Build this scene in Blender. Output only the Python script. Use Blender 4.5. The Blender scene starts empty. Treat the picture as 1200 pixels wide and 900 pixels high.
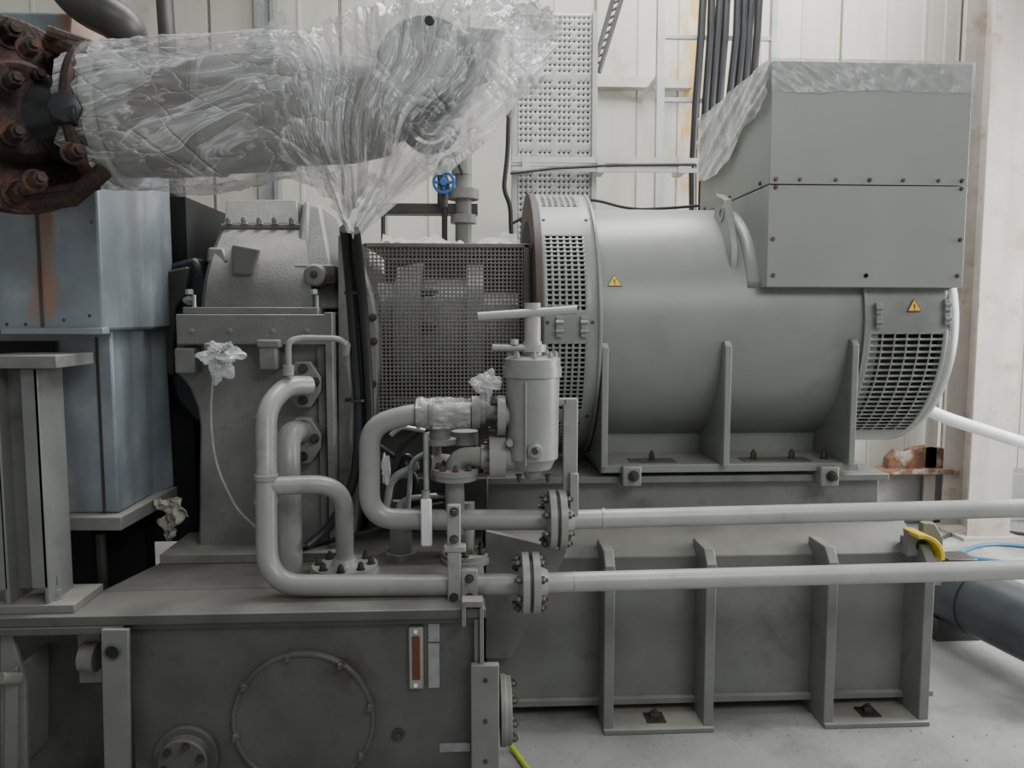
import bpy, bmesh, math, random
from mathutils import Vector, Matrix, noise
random.seed(4)
F=906.0; H=1.7
YAW=math.radians(3.0); PIT=math.radians(5.0)
fw=Vector((math.sin(YAW)*math.cos(PIT),math.cos(YAW)*math.cos(PIT),-math.sin(PIT)))
rt=Vector((math.cos(YAW),-math.sin(YAW),0)); up=rt.cross(fw)
def U(px,py,Y):
    d=fw+rt*((px-600)/F)+up*((450-py)/F)
    return Vector((0,0,H))+d*(Y/d.y)
def UX(px,py,Y): return U(px,py,Y).x
def UZ(px,py,Y): return U(px,py,Y).z
# ---------------- geometry helpers
def G_box(x0,x1,y0,y1,z0,z1):
    v=[(x,y,z) for z in (z0,z1) for y in (y0,y1) for x in (x0,x1)]
    return v,[(0,2,3,1),(4,5,7,6),(0,1,5,4),(2,6,7,3),(0,4,6,2),(1,3,7,5)]
def G_pbox(px0,py0,px1,py1,Y,dep):
    pm=(py0+py1)/2; xm=(px0+px1)/2
    return G_box(UX(px0,pm,Y),UX(px1,pm,Y),Y,Y+dep,UZ(xm,py1,Y),UZ(xm,py0,Y))
def G_hex8(b,t):
    return [tuple(p) for p in b+t],[(3,2,1,0),(4,5,6,7),(0,1,5,4),(1,2,6,5),(2,3,7,6),(3,0,4,7)]
def G_loft(secs):
    n=len(secs[0]);v=[tuple(p) for s in secs for p in s];f=[tuple(range(n))[::-1],tuple(range(len(v)-n,len(v)))]
    for k in range(len(secs)-1):
        for i in range(n):
            j=(i+1)%n;f.append((k*n+i,k*n+j,(k+1)*n+j,(k+1)*n+i))
    return v,f
def basis(ax):
    ax=Vector(ax).normalized()
    a=Vector((0,0,1)) if abs(ax.z)<.9 else Vector((1,0,0))
    u=ax.cross(a).normalized(); w=ax.cross(u).normalized()
    return ax,u,w
def G_lathe(o,ax,prof,seg=32,ph=0):
    o=Vector(o); ax,u,w=basis(ax); v=[];f=[]
    for (t,r) in prof:
        for i in range(seg):
            a=2*math.pi*i/seg+ph
            v.append(tuple(o+ax*t+u*(r*math.cos(a))+w*(r*math.sin(a))))
    n=len(prof)
    for k in range(n-1):
        for i in range(seg):
            j=(i+1)%seg
            f.append((k*seg+i,k*seg+j,(k+1)*seg+j,(k+1)*seg+i))
    f.append(tuple(range(seg))[::-1]); f.append(tuple(range((n-1)*seg,n*seg)))
    return v,f
def G_cyl(p0,p1,r,seg=24,r2=None):
    p0=Vector(p0);p1=Vector(p1);d=p1-p0
    return G_lathe(p0,d,[(0,r),(d.length,r if r2 is None else r2)],seg)
def G_ring(o,ax,ri,ro,h,seg=40):
    o=Vector(o);ax,u,w=basis(ax);v=[];f=[]
    for (t,r) in ((0,ri),(0,ro),(h,ro),(h,ri)):
        for i in range(seg):
            a=2*math.pi*i/seg
            v.append(tuple(o+ax*t+u*(r*math.cos(a))+w*(r*math.sin(a))))
    for k in range(4):
        for i in range(seg):
            j=(i+1)%seg;m=(k+1)%4
            f.append((k*seg+i,k*seg+j,m*seg+j,m*seg+i))
    return v,f
def G_hex(c,ax,r=.012,h=.012): 
    c=Vector(c);ax=Vector(ax).normalized()
    return G_lathe(c,ax,[(0,r),(h*.85,r),(h,r*.85)],6)
def G_bolt(c,ax,r=.012,h=.012):
    c=Vector(c);ax=Vector(ax).normalized()
    return merge([G_lathe(c,ax,[(0,r*1.35),(h*.15,r*1.35)],16),G_lathe(c+ax*h*.15,ax,[(0,r),(h*.8,r),(h,r*.85)],6),G_lathe(c+ax*h,ax,[(0,r*.5),(h*.5,r*.5)],10)])
def G_boltring(c,ax,R,n,r=.01,h=.012,ph=0):
    c=Vector(c);a_,u,w=basis(ax)
    return merge([G_bolt(c+u*(R*math.cos(2*math.pi*i/n+ph))+w*(R*math.sin(2*math.pi*i/n+ph)),a_,r,h) for i in range(n)])
def merge(gs):
    v=[];f=[]
    for a,b in gs:
        n=len(v);v+=list(a);f+=[tuple(i+n for i in q) for q in b]
    return v,f
def G_prism(poly,plane,a0,a1):
    n=len(poly);v=[]
    for a in (a0,a1):
        for p,q in poly:
            v.append({'xz':(p,a,q),'yz':(a,p,q),'xy':(p,q,a)}[plane])
    f=[tuple(range(n)),tuple(range(n,2*n))[::-1]]+[(i,(i+1)%n,(i+1)%n+n,i+n) for i in range(n)]
    return v,f
def G_pprism(pts,Y,dep):
    pl=[(UX(a,b,Y),UZ(a,b,Y)) for a,b in pts]
    return G_prism(pl,'xz',Y,Y+dep)
def fil(pts,rad,n=7):
    pts=[Vector(p) for p in pts];out=[pts[0]]
    for i in range(1,len(pts)-1):
        p=pts[i];a=pts[i-1]-p;b=pts[i+1]-p
        r=min(rad,a.length*.48,b.length*.48)
        A=p+a.normalized()*r;B=p+b.normalized()*r
        for k in range(n+1):
            t=k/n
            out.append(A*(1-t)**2+p*2*t*(1-t)+B*t*t)
    out.append(pts[-1]);return out
def G_tube(pts,r,seg=16):
    pts=[Vector(p) for p in pts];n=len(pts)
    T=[(pts[min(i+1,n-1)]-pts[max(i-1,0)]).normalized() for i in range(n)]
    _,u,w=basis(T[0]);v=[];f=[]
    for i in range(n):
        u=(u-T[i]*u.dot(T[i])).normalized();w=T[i].cross(u)
        rr=r[i] if isinstance(r,(list,tuple)) else r
        for k in range(seg):
            a=2*math.pi*k/seg
            v.append(tuple(pts[i]+u*(rr*math.cos(a))+w*(rr*math.sin(a))))
    for i in range(n-1):
        for k in range(seg):
            j=(k+1)%seg
            f.append((i*seg+k,i*seg+j,(i+1)*seg+j,(i+1)*seg+k))
    f.append(tuple(range(seg))[::-1]);f.append(tuple(range((n-1)*seg,n*seg)))
    return v,f
def P(path,Y=None):
    out=[]
    for p in path:
        out.append(U(p[0],p[1],p[2] if len(p)>2 else Y))
    return out
def G_grid(fn,us,vs,hole=lambda i,j:False):
    v=[tuple(fn(a,b)) for b in vs for a in us];n=len(us);f=[]
    for j in range(len(vs)-1):
        for i in range(n-1):
            if not hole(i,j): f.append((j*n+i,j*n+i+1,(j+1)*n+i+1,(j+1)*n+i))
    return v,f
def slots(a,b,n,bar=.3):
    p=(b-a)/(n+bar);out=[a]
    for i in range(n):
        out.append(a+p*(i+bar));out.append(a+p*(i+1))
    out.append(b);return out
def OBJ(name,loc=(0,0,0)):
    e=bpy.data.objects.new(name,None);e.empty_display_size=.1
    bpy.context.collection.objects.link(e);return e
def add(par,name,geoms,mat,bevel=0,solid=0,angle=35,recalc=True):
    if isinstance(geoms,tuple): geoms=[geoms]
    v,f=merge(geoms);me=bpy.data.meshes.new(name)
    me.from_pydata([tuple(x) for x in v],[],f);me.update()
    bm=bmesh.new();bm.from_mesh(me)
    if recalc: bmesh.ops.recalc_face_normals(bm,faces=bm.faces)
    bm.to_mesh(me);bm.free()
    for p in me.polygons:p.use_smooth=True
    try: me.set_sharp_from_angle(angle=math.radians(angle))
    except Exception: pass
    me.materials.append(mat)
    o=bpy.data.objects.new(name,me);bpy.context.collection.objects.link(o)
    if par: o.parent=par
    if solid:
        m=o.modifiers.new('s','SOLIDIFY');m.thickness=solid;m.offset=0
    if bevel:
        m=o.modifiers.new('b','BEVEL');m.width=bevel;m.segments=2;m.limit_method='ANGLE';m.angle_limit=math.radians(40)
    return o
# ---------------- materials
def MAT(name,c,rough=.5,metal=0,var=.15,scale=6,bump=.05,bscale=60,c2=None,c2amt=0,c2scale=3,dust=0,dustc=(.42,.40,.34),coat=0,streak=None,grime=0):
    m=bpy.data.materials.new(name);m.use_nodes=True
    nt=m.node_tree;N=nt.nodes;L=nt.links;b=N['Principled BSDF']
    b.inputs['Roughness'].default_value=rough;b.inputs['Metallic'].default_value=metal
    if coat: b.inputs['Coat Weight'].default_value=coat
    tc=N.new('ShaderNodeTexCoord')
    n1=N.new('ShaderNodeTexNoise');n1.inputs['Scale'].default_value=scale;n1.inputs['Detail'].default_value=6
    L.new(tc.outputs['Object'],n1.inputs['Vector'])
    r=N.new('ShaderNodeValToRGB');r.color_ramp.elements[0].position=.3;r.color_ramp.elements[1].position=.7
    r.color_ramp.elements[0].color=tuple(x*(1-var) for x in c)+(1,);r.color_ramp.elements[1].color=tuple(min(1,x*(1+var)) for x in c)+(1,)
    L.new(n1.outputs['Fac'],r.inputs['Fac']);col=r.outputs['Color']
    def mix(fac,ca,cb):
        x=N.new('ShaderNodeMix');x.data_type='RGBA';L.new(fac,x.inputs[0]);L.new(ca,x.inputs[6])
        x.inputs[7].default_value=tuple(cb)+(1,);return x.outputs[2]
    if c2:
        n2=N.new('ShaderNodeTexNoise');n2.inputs['Scale'].default_value=c2scale;n2.inputs['Detail'].default_value=9;n2.inputs['Roughness'].default_value=.65
        L.new(tc.outputs['Object'],n2.inputs['Vector'])
        mr=N.new('ShaderNodeMapRange');mr.inputs[1].default_value=.62-c2amt*.4;mr.inputs[2].default_value=.72-c2amt*.3
        L.new(n2.outputs['Fac'],mr.inputs[0]);col=mix(mr.outputs[0],col,c2)
    if streak:
        mp=N.new('ShaderNodeMapping');mp.inputs['Scale'].default_value=(9,9,.7);L.new(tc.outputs['Object'],mp.inputs[0])
        n4=N.new('ShaderNodeTexNoise');n4.inputs['Scale'].default_value=1.0;n4.inputs['Detail'].default_value=6;L.new(mp.outputs[0],n4.inputs['Vector'])
        mr=N.new('ShaderNodeMapRange');mr.inputs[1].default_value=.50;mr.inputs[2].default_value=.78;mr.inputs[4].default_value=.8
        L.new(n4.outputs['Fac'],mr.inputs[0]);col=mix(mr.outputs[0],col,streak)
    if grime:
        # fine scuffs / specks in the paint
        n5=N.new('ShaderNodeTexNoise');n5.inputs['Scale'].default_value=38;n5.inputs['Detail'].default_value=10;n5.inputs['Roughness'].default_value=.75
        L.new(tc.outputs['Object'],n5.inputs['Vector'])
        mr=N.new('ShaderNodeMapRange');mr.inputs[1].default_value=.60;mr.inputs[2].default_value=.70;mr.inputs[4].default_value=grime
        L.new(n5.outputs['Fac'],mr.inputs[0]);col=mix(mr.outputs[0],col,tuple(x*.45 for x in c))
    if dust:
        g=N.new('ShaderNodeNewGeometry');s=N.new('ShaderNodeSeparateXYZ');L.new(g.outputs['Normal'],s.inputs[0])
        mr=N.new('ShaderNodeMapRange');mr.inputs[1].default_value=.35;mr.inputs[2].default_value=1;mr.inputs[4].default_value=dust
        L.new(s.outputs['Z'],mr.inputs[0]);
        ml=N.new('ShaderNodeMath');ml.operation='MULTIPLY';L.new(mr.outputs[0],ml.inputs[0])
        m2=N.new('ShaderNodeMapRange');m2.inputs[1].default_value=.3;m2.inputs[2].default_value=.65;m2.inputs[3].default_value=.5;m2.inputs[4].default_value=1.1;L.new(n1.outputs['Fac'],m2.inputs[0]);L.new(m2.outputs[0],ml.inputs[1])
        col=mix(ml.outputs[0],col,dustc)
    L.new(col,b.inputs['Base Color'])
    if bump:
        n3=N.new('ShaderNodeTexNoise');n3.inputs['Scale'].default_value=bscale;n3.inputs['Detail'].default_value=4
        L.new(tc.outputs['Object'],n3.inputs['Vector'])
        bp=N.new('ShaderNodeBump');bp.inputs['Strength'].default_value=bump;bp.inputs['Distance'].default_value=.01
        L.new(n3.outputs['Fac'],bp.inputs['Height']);L.new(bp.outputs[0],b.inputs['Normal'])
    return m
M_alt=MAT('grey_paint',(.222,.230,.212),.36,var=.08,dust=.3,bump=.03,c2=(.18,.183,.167),c2amt=.10,c2scale=2,grime=.15)
M_box=MAT('grey_green_paint',(.238,.248,.224),.42,var=.05,bump=.02,scale=3,grime=.1)
M_gear=MAT('cast_grey_paint',(.195,.195,.176),.5,var=.16,bump=.25,bscale=90,dust=.75,dustc=(.46,.44,.38),c2=(.11,.107,.095),c2amt=.16,grime=.4)
M_skid=MAT('skid_paint',(.175,.179,.165),.45,var=.12,bump=.06,dust=.6,c2=(.115,.114,.103),c2amt=.16,grime=.3)
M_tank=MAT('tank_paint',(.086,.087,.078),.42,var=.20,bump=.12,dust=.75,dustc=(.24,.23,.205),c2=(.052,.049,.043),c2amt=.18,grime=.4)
M_pipe=MAT('pipe_paint',(.26,.263,.243),.33,var=.1,bump=.08,bscale=40,dust=.3,c2=(.19,.187,.17),c2amt=.12,c2scale=8,grime=.3)
M_pipel=MAT('pale_pipe_paint',(.35,.352,.33),.33,var=.08,bump=.08,bscale=30,dust=.35,dustc=(.6,.59,.56),c2=(.26,.256,.235),c2amt=.08,c2scale=9,grime=.25)
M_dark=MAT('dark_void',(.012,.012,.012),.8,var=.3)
M_blk=MAT('black_rubber',(.018,.018,.019),.4,var=.2,bump=.05)
M_dgrey=MAT('dark_steel',(.055,.053,.049),.45,metal=.3,var=.3)
M_rust=MAT('rusted_iron',(.045,.027,.021),.6,metal=.3,var=.4,scale=14,bump=.5,bscale=60,c2=(.14,.06,.035),c2amt=.22,c2scale=9)
M_rustl=MAT('rust_flaking',(.13,.065,.035),.9,var=.5,scale=12,bump=.6,c2=(.36,.32,.26),c2amt=.3,c2scale=7)
M_bolt=MAT('oiled_bolt',(.085,.065,.052),.4,metal=.5,var=.3)
M_steel=MAT('galvanised_steel',(.33,.335,.33),.42,metal=.6,var=.15,scale=30)
M_mesh=MAT('guard_mesh',(.165,.16,.142),.5,var=.15,bump=0)
M_tray=MAT('tray_steel',(.50,.50,.48),.5,metal=.1,var=.08,bump=0)
M_tray2=MAT('perforated_tray_steel',(.36,.36,.345),.5,metal=.1,var=.12,bump=0)
M_trayb=MAT('tray_dark_backing',(.10,.098,.092),.7,var=.3,scale=20,bump=0)  # dark tone for the plate added behind the tray holes
M_white=MAT('white_plastic',(.75,.75,.73),.4,var=.04,bump=0)
M_yel=MAT('yellow_paint',(.75,.55,.03),.45,var=.05,bump=0)
M_yelw=MAT('warning_yellow',(.85,.50,.01),.4,var=.02,bump=0)
M_blue=MAT('blue_paint',(.02,.12,.35),.4,var=.1)
M_bhose=MAT('blue_hose_plastic',(.05,.16,.27),.4,var=.1)
M_wall=MAT('cream_wall_panel',(.50,.48,.415),.55,var=.10,scale=1.5,bump=.03,c2=(.34,.29,.22),c2amt=.05,c2scale=1.3,streak=(.40,.37,.30))
M_col=MAT('column_paint',(.36,.33,.29),.6,var=.10,bump=.05,c2=(.27,.20,.155),c2amt=.14,c2scale=4,streak=(.28,.24,.20))
M_bpipe=MAT('blue_grey_pipe',(.055,.066,.078),.38,var=.2,coat=.2)
M_glass=MAT('sight_glass',(.11,.035,.012),.15,var=.2,bump=0)
M_green=MAT('cable_green_yellow',(.40,.55,.05),.4,var=.05,bump=0)
M_floor=MAT('concrete_floor',(.275,.272,.258),.75,var=.22,scale=2.5,bump=.5,bscale=30,c2=(.19,.186,.175),c2amt=.20,c2scale=1.8,grime=.25)
M_eng=MAT('galvanised_engine_sheet',(.215,.245,.265),.40,metal=.25,var=.28,scale=4,bump=.12,bscale=10,c2=(.32,.34,.35),c2amt=.14,c2scale=4,streak=(.125,.13,.13),grime=.2)
def add_stain(m,x0,w,zb,colr,rough=2.2,metal=True):
    nt=m.node_tree;N=nt.nodes;L=nt.links;b=N['Principled BSDF']
    old=b.inputs['Base Color'].links[0].from_socket
    tc=N.new('ShaderNodeTexCoord');s=N.new('ShaderNodeSeparateXYZ');L.new(tc.outputs['Object'],s.inputs[0])
    nz=N.new('ShaderNodeTexNoise');nz.inputs['Scale'].default_value=14;nz.inputs['Detail'].default_value=8
    mp=N.new('ShaderNodeMapping');mp.inputs['Scale'].default_value=(1,1,.35);L.new(tc.outputs['Object'],mp.inputs[0]);L.new(mp.outputs[0],nz.inputs['Vector'])
    def mth(op,a,bv):
        x=N.new('ShaderNodeMath');x.operation=op
        for i,q in enumerate((a,bv)):
            if isinstance(q,(int,float)):x.inputs[i].default_value=q
            elif q is not None:L.new(q,x.inputs[i])
        return x.outputs[0]
    d=mth('ABSOLUTE',mth('SUBTRACT',s.outputs['X'],x0),None)
    d=mth('ADD',mth('DIVIDE',d,w),mth('MULTIPLY',mth('SUBTRACT',nz.outputs['Fac'],.5),rough*1.8))
    mr=N.new('ShaderNodeMapRange');mr.inputs[1].default_value=1.0;mr.inputs[2].default_value=.2;L.new(d,mr.inputs[0])
    zt_=N.new('ShaderNodeMapRange');zt_.inputs[1].default_value=zb-.03;zt_.inputs[2].default_value=zb+.05;L.new(s.outputs['Z'],zt_.inputs[0])
    fac=mth('MULTIPLY',mr.outputs[0],zt_.outputs[0])
    x=N.new('ShaderNodeMix');x.data_type='RGBA';L.new(fac,x.inputs[0]);L.new(old,x.inputs[6]);x.inputs[7].default_value=colr+(1,)
    L.new(x.outputs[2],b.inputs['Base Color'])
    if metal:
        mm=mth('MULTIPLY',mth('SUBTRACT',1,fac),.25);L.new(mm,b.inputs['Metallic'])
add_stain(M_eng,UX(56,310,2.75),.055,UZ(56,385,2.75),(.27,.155,.105))
add_stain(M_wall,UX(822,100,6.2),.16,UZ(825,230,6.2),(.50,.33,.12),metal=False)
def filmbase(name,white,rough):
    m=bpy.data.materials.new(name);m.use_nodes=True;nt=m.node_tree;N=nt.nodes;L=nt.links
    for n in list(N):N.remove(n)
    out=N.new('ShaderNodeOutputMaterial')
    tr=N.new('ShaderNodeBsdfTransparent')
    p=N.new('ShaderNodeBsdfPrincipled');p.inputs['Base Color'].default_value=(white,white,white*.985,1);p.inputs['Roughness'].default_value=rough;p.inputs['Specular IOR Level'].default_value=1.0
    mx=N.new('ShaderNodeMixShader');L.new(tr.outputs[0],mx.inputs[1]);L.new(p.outputs[0],mx.inputs[2])
    L.new(mx.outputs[0],out.inputs['Surface'])
    return m,N,L,p,mx
def FILM(name,base=.22,white=.75,sc=5,stretch=(1,1,3),crease=.35,rough=.2,bump=.5):
    m,N,L,p,mx=filmbase(name,white,rough)
    tc=N.new('ShaderNodeTexCoord')
    mp=N.new('ShaderNodeMapping');mp.inputs['Scale'].default_value=stretch;L.new(tc.outputs['Object'],mp.inputs[0])
    nz=N.new('ShaderNodeTexNoise');nz.inputs['Scale'].default_value=sc;nz.inputs['Detail'].default_value=5;nz.inputs['Roughness'].default_value=.5;nz.inputs['Distortion'].default_value=.3
    L.new(mp.outputs[0],nz.inputs['Vector'])
    mr=N.new('ShaderNodeMapRange');mr.inputs[1].default_value=.4;mr.inputs[2].default_value=.7;mr.inputs[3].default_value=base;mr.inputs[4].default_value=min(1,base+crease)
    L.new(nz.outputs['Fac'],mr.inputs[0])
    lw=N.new('ShaderNodeLayerWeight');lw.inputs[0].default_value=.35
    ad=N.new('ShaderNodeMath');ad.operation='MULTIPLY_ADD';L.new(lw.outputs['Facing'],ad.inputs[0]);ad.inputs[1].default_value=.4;L.new(mr.outputs[0],ad.inputs[2]);ad.use_clamp=True
    bp=N.new('ShaderNodeBump');bp.inputs['Strength'].default_value=bump;bp.inputs['Distance'].default_value=.02;L.new(nz.outputs['Fac'],bp.inputs['Height']);L.new(bp.outputs[0],p.inputs['Normal'])
    L.new(ad.outputs[0],mx.inputs[0]);return m
M_film2=FILM('dusty_plastic_film',.25,.68,9,(1,1,1))
M_film3=FILM('box_cover_film',.12,.58,4,(3,3,1),.30,.14,.8)
M_film4=FILM('box_cover_film_side',.34,.62,4,(1,3.5,1),.4,.15,.9)
def FILMUV(name):
    m,N,L,p,mx=filmbase(name,.78,.12)
    def nzuv(layer,sc,det,dist):
        a=N.new('ShaderNodeUVMap');a.uv_map=layer
        n=N.new('ShaderNodeTexNoise');n.inputs['Scale'].default_value=sc;n.inputs['Detail'].default_value=det;n.inputs['Roughness'].default_value=.5;n.inputs['Distortion'].default_value=dist
        L.new(a.outputs[0],n.inputs['Vector']);return n.outputs['Fac']
    at=N.new('ShaderNodeAttribute');at.attribute_name='fan'
    def mixf(a,b):
        x=N.new('ShaderNodeMix');x.data_type='FLOAT';L.new(at.outputs['Fac'],x.inputs[0]);L.new(a,x.inputs[2]);L.new(b,x.inputs[3]);return x.outputs[0]
    A=mixf(nzuv('long',1.0,3,.2),nzuv('fanuv',1.0,3,.2))
    B=mixf(nzuv('long',2.9,3,.3),nzuv('fanuv',2.6,3,.3))
    C=nzuv('cross',1.0,3,.3)
    def ridge(src,w,gain):
        s=N.new('ShaderNodeMath');s.operation='SUBTRACT';L.new(src,s.inputs[0]);s.inputs[1].default_value=.5
        a=N.new('ShaderNodeMath');a.operation='ABSOLUTE';L.new(s.outputs[0],a.inputs[0])
        r=N.new('ShaderNodeMapRange');r.inputs[1].default_value=w;r.inputs[2].default_value=0;r.inputs[3].default_value=0;r.inputs[4].default_value=gain;L.new(a.outputs[0],r.inputs[0]);return r.outputs[0]
    def addn(a,b):
        s=N.new('ShaderNodeMath');s.operation='ADD'
        for i,q in enumerate((a,b)):
            if isinstance(q,float): s.inputs[i].default_value=q
            else: L.new(q,s.inputs[i])
        return s.outputs[0]
    milky=N.new('ShaderNodeMapRange');milky.inputs[1].default_value=.42;milky.inputs[2].default_value=.66;milky.inputs[3].default_value=.13;milky.inputs[4].default_value=.55;L.new(A,milky.inputs[0])
    cr=addn(ridge(A,.018,.35),addn(ridge(B,.022,.25),ridge(C,.012,.28)))
    lw=N.new('ShaderNodeLayerWeight');lw.inputs[0].default_value=.3
    lm=N.new('ShaderNodeMath');lm.operation='MULTIPLY';L.new(lw.outputs['Facing'],lm.inputs[0]);lm.inputs[1].default_value=.35
    t=addn(addn(milky.outputs[0],cr),lm.outputs[0])
    cl=N.new('ShaderNodeMath');cl.operation='MINIMUM';L.new(t,cl.inputs[0]);cl.inputs[1].default_value=.93
    L.new(cl.outputs[0],mx.inputs[0])
    hsum=addn(A,addn(ridge(A,.05,.2),addn(ridge(B,.06,.10),ridge(C,.04,.12))))
    bp=N.new('ShaderNodeBump');bp.inputs['Strength'].default_value=1;bp.inputs['Distance'].default_value=.032;L.new(hsum,bp.inputs['Height']);L.new(bp.outputs[0],p.inputs['Normal'])
    return m
M_film=FILMUV('clear_plastic_film')
# ================= ROOM
add(None,'floor',G_box(-5,7,-1.5,6.4,-.1,0),M_floor)
gw=[]
x=-5.0
while x<7:
    gw.append(G_box(x,x+.975,6.3,6.4,0,5.5));gw.append(G_box(x+.975,x+1.0,6.34,6.4,0,5.5))
    for q in (.33,.66): gw.append(G_box(x+q,x+q+.03,6.292,6.3,0,5.5))
    x+=1.0
add(None,'wall_back',gw,M_wall,bevel=.006)
add(None,'wall_left',G_box(-5.1,-5,-1.5,6.4,0,5.5),M_wall)
add(None,'trim_1',G_box(-5,7,6.08,6.3,0,UZ(1080,556,6.08)),M_floor,bevel=.01)
o=add(None,'trim_2',[G_box(UX(700,90,6.2),UX(812,90,6.2),6.2,6.3,UZ(750,102,6.2),UZ(750,90,6.2))],M_wall)
e=OBJ('rusty_floor_channel')
add(e,'channel',[G_pprism([(1040,552),(1042,538),(1052,528),(1062,531),(1075,525),(1092,523),(1108,526),(1122,530),(1124,552)],5.98,.09),G_box(UX(1020,540,5.9),UX(1125,540,5.9),5.9,6.08,UZ(1080,556,5.9),UZ(1080,551,5.9))],M_rustl,bevel=.004)
e=OBJ('steel_column')
xc=UX(1150,300,5.6)
add(e,'flange_front',G_box(xc,xc+.34,5.6,5.62,0,5.4),M_col,bevel=.003)
add(e,'flange_rear',G_box(xc,xc+.34,5.92,5.94,0,5.4),M_col,bevel=.003)
add(e,'web',G_box(xc+.16,xc+.18,5.62,5.92,0,5.4),M_col)
add(e,'angle_flange',G_box(xc-.12,xc-.03,5.98,6.0,0,5.4),M_col)
add(e,'base_plate',G_box(xc-.06,xc+.4,5.54,5.99,0,.025),M_col)
e=OBJ('vertical_wall_pipe')
add(e,'pipe',G_cyl(U(213,310,5.2),U(189,-60,5.2)*1,.052),M_dgrey)
add(e,'coupling',G_cyl(U(212,300,5.2),U(211,285,5.2),.066),M_dgrey)
pq=U(213,310,5.2)
add(e,'lower_run',G_cyl(pq,Vector((pq.x,pq.y,0)),.052),M_dgrey)
e=OBJ('wall_bracing_post')
x0=UX(300,20,6.0)
add(e,'post',[G_box(x0,x0+.03,6.0,6.12,0,5.4),G_box(x0+.1,x0+.13,6.0,6.12,0,5.4),G_box(x0+.03,x0+.1,6.05,6.07,0,5.4)],M_steel)
e=OBJ('perforated_cable_tray')
Yt=5.0
xa=UX(602,150,Yt);xb=UX(697,150,Yt);za=UZ(650,292,Yt);zb=3.6
us=slots(xa+.02,xb-.02,15,.6)
vs=[];z=za
while z<zb:
    vs.append(z);vs.append(z+.022);z+=.036
add(e,'tray_bed',G_grid(lambda a,b:(a,Yt,b),us,vs,lambda i,j:(i%2==1 and j%2==1 and not ((i//2)%4==3 and (j//2)%2==0) and (j//2)%12!=5)),M_tray2,solid=.002)
add(e,'dark_backing',G_box(xa+.02,xb-.02,Yt+.02,Yt+.06,za,zb),M_trayb)  # added plate, not cables: makes the tray holes show dark
add(e,'side_rails',[G_box(xa-.012,xa+.02,Yt-.02,Yt+.06,za,zb),G_box(xb-.02,xb+.012,Yt-.02,Yt+.06,za,zb)],M_tray2,bevel=.002)
add(e,'bracket',[G_box(xa+.1,xa+.16,Yt+.06,6.3,zz,zz+.04) for zz in (1.2,2.4,3.5)]+[G_box(xa+.1,xa+.14,Yt+.065,Yt+.1,0,zb)],M_steel)
e=OBJ('cable_ladder')
Yl=5.6
xl=UX(770,100,Yl);xr=UX(903,100,Yl)
add(e,'rails',[G_box(xl,xl+.055,Yl,Yl+.06,0,4.2),G_box(xr,xr+.045,Yl,Yl+.06,0,4.2)],M_tray,bevel=.004)
g=[]
for py in (-40,43,117,190,262):
    z=UZ(835,py,Yl);g.append(G_box(xl,xr+.03,Yl+.01,Yl+.04,z-.015,z+.015))
add(e,'rungs',g,M_tray,bevel=.003)
add(e,'standoffs',[G_box(xl+.01,xl+.04,Yl+.05,6.3,zz,zz+.03) for zz in (1,2.2,3.4)]+[G_box(xr+.01,xr+.04,Yl+.05,6.3,zz,zz+.03) for zz in (1,2.2,3.4)],M_tray)
g=[]
for k in range(8):
    pa=816+k*9.3; pe=U(pa-4,420,5.5)
    g.append(G_tube([U(pa+12+random.uniform(-2,2),-60,5.5),U(pa+8+random.uniform(-3,3),40,5.5),U(pa+random.uniform(-2,2),120,5.5),U(pa-3+random.uniform(-2,2),200,5.5),U(pa-4,280,5.5),pe,Vector((pe.x,pe.y,0))],.027,10))
add(OBJ('black_power_cables'),'cables',g,M_blk)
e=OBJ('horizontal_cable_tray')
Yh=4.8
add(e,'rails',[G_box(UX(600,190,Yh),UX(818,190,Yh),Yh,Yh+.02,UZ(700,191,Yh),UZ(700,184,Yh)),G_box(UX(600,190,Yh),UX(818,190,Yh),Yh,Yh+.02,UZ(700,201,Yh),UZ(700,196,Yh)),G_box(UX(600,190,Yh),UX(818,190,Yh),Yh+.14,Yh+.16,UZ(700,190,Yh),UZ(700,184,Yh))]+[G_box(UX(q,190,Yh),UX(q+9,190,Yh),Yh-.004,Yh+.16,UZ(700,202,Yh),UZ(700,183,Yh)) for q in (612,700,795)],M_tray)
add(e,'cable',G_tube(P([(598,203),(650,197),(720,193.5),(815,193)],Yh-.0),.010,8),M_dgrey)
e=OBJ('diagonal_cable_strut')
add(e,'strut',[G_tube([U(702,85,5.3),U(728,0,5.3),U(745,-60,5.3)],.018,6),G_tube([U(694,85,5.3),U(718,0,5.3),U(735,-60,5.3)],.018,6)]+[G_tube([U(694+q*.3,85-q,5.3),U(703+q*.3,80-q,5.3)],.01,6) for q in range(0,140,9)],M_dgrey)
add(OBJ('hanging_black_wire'),'wire',[G_tube(fil(P([(600,-40),(600,30),(597,95),(595,180),(590,222),(598,240),(600,300)],4.7),.1),.014,8),G_tube(fil(P([(600,262),(640,240),(690,232),(740,246),(800,243),(845,238)],4.25),.1),.008,8)],M_blk)
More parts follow.
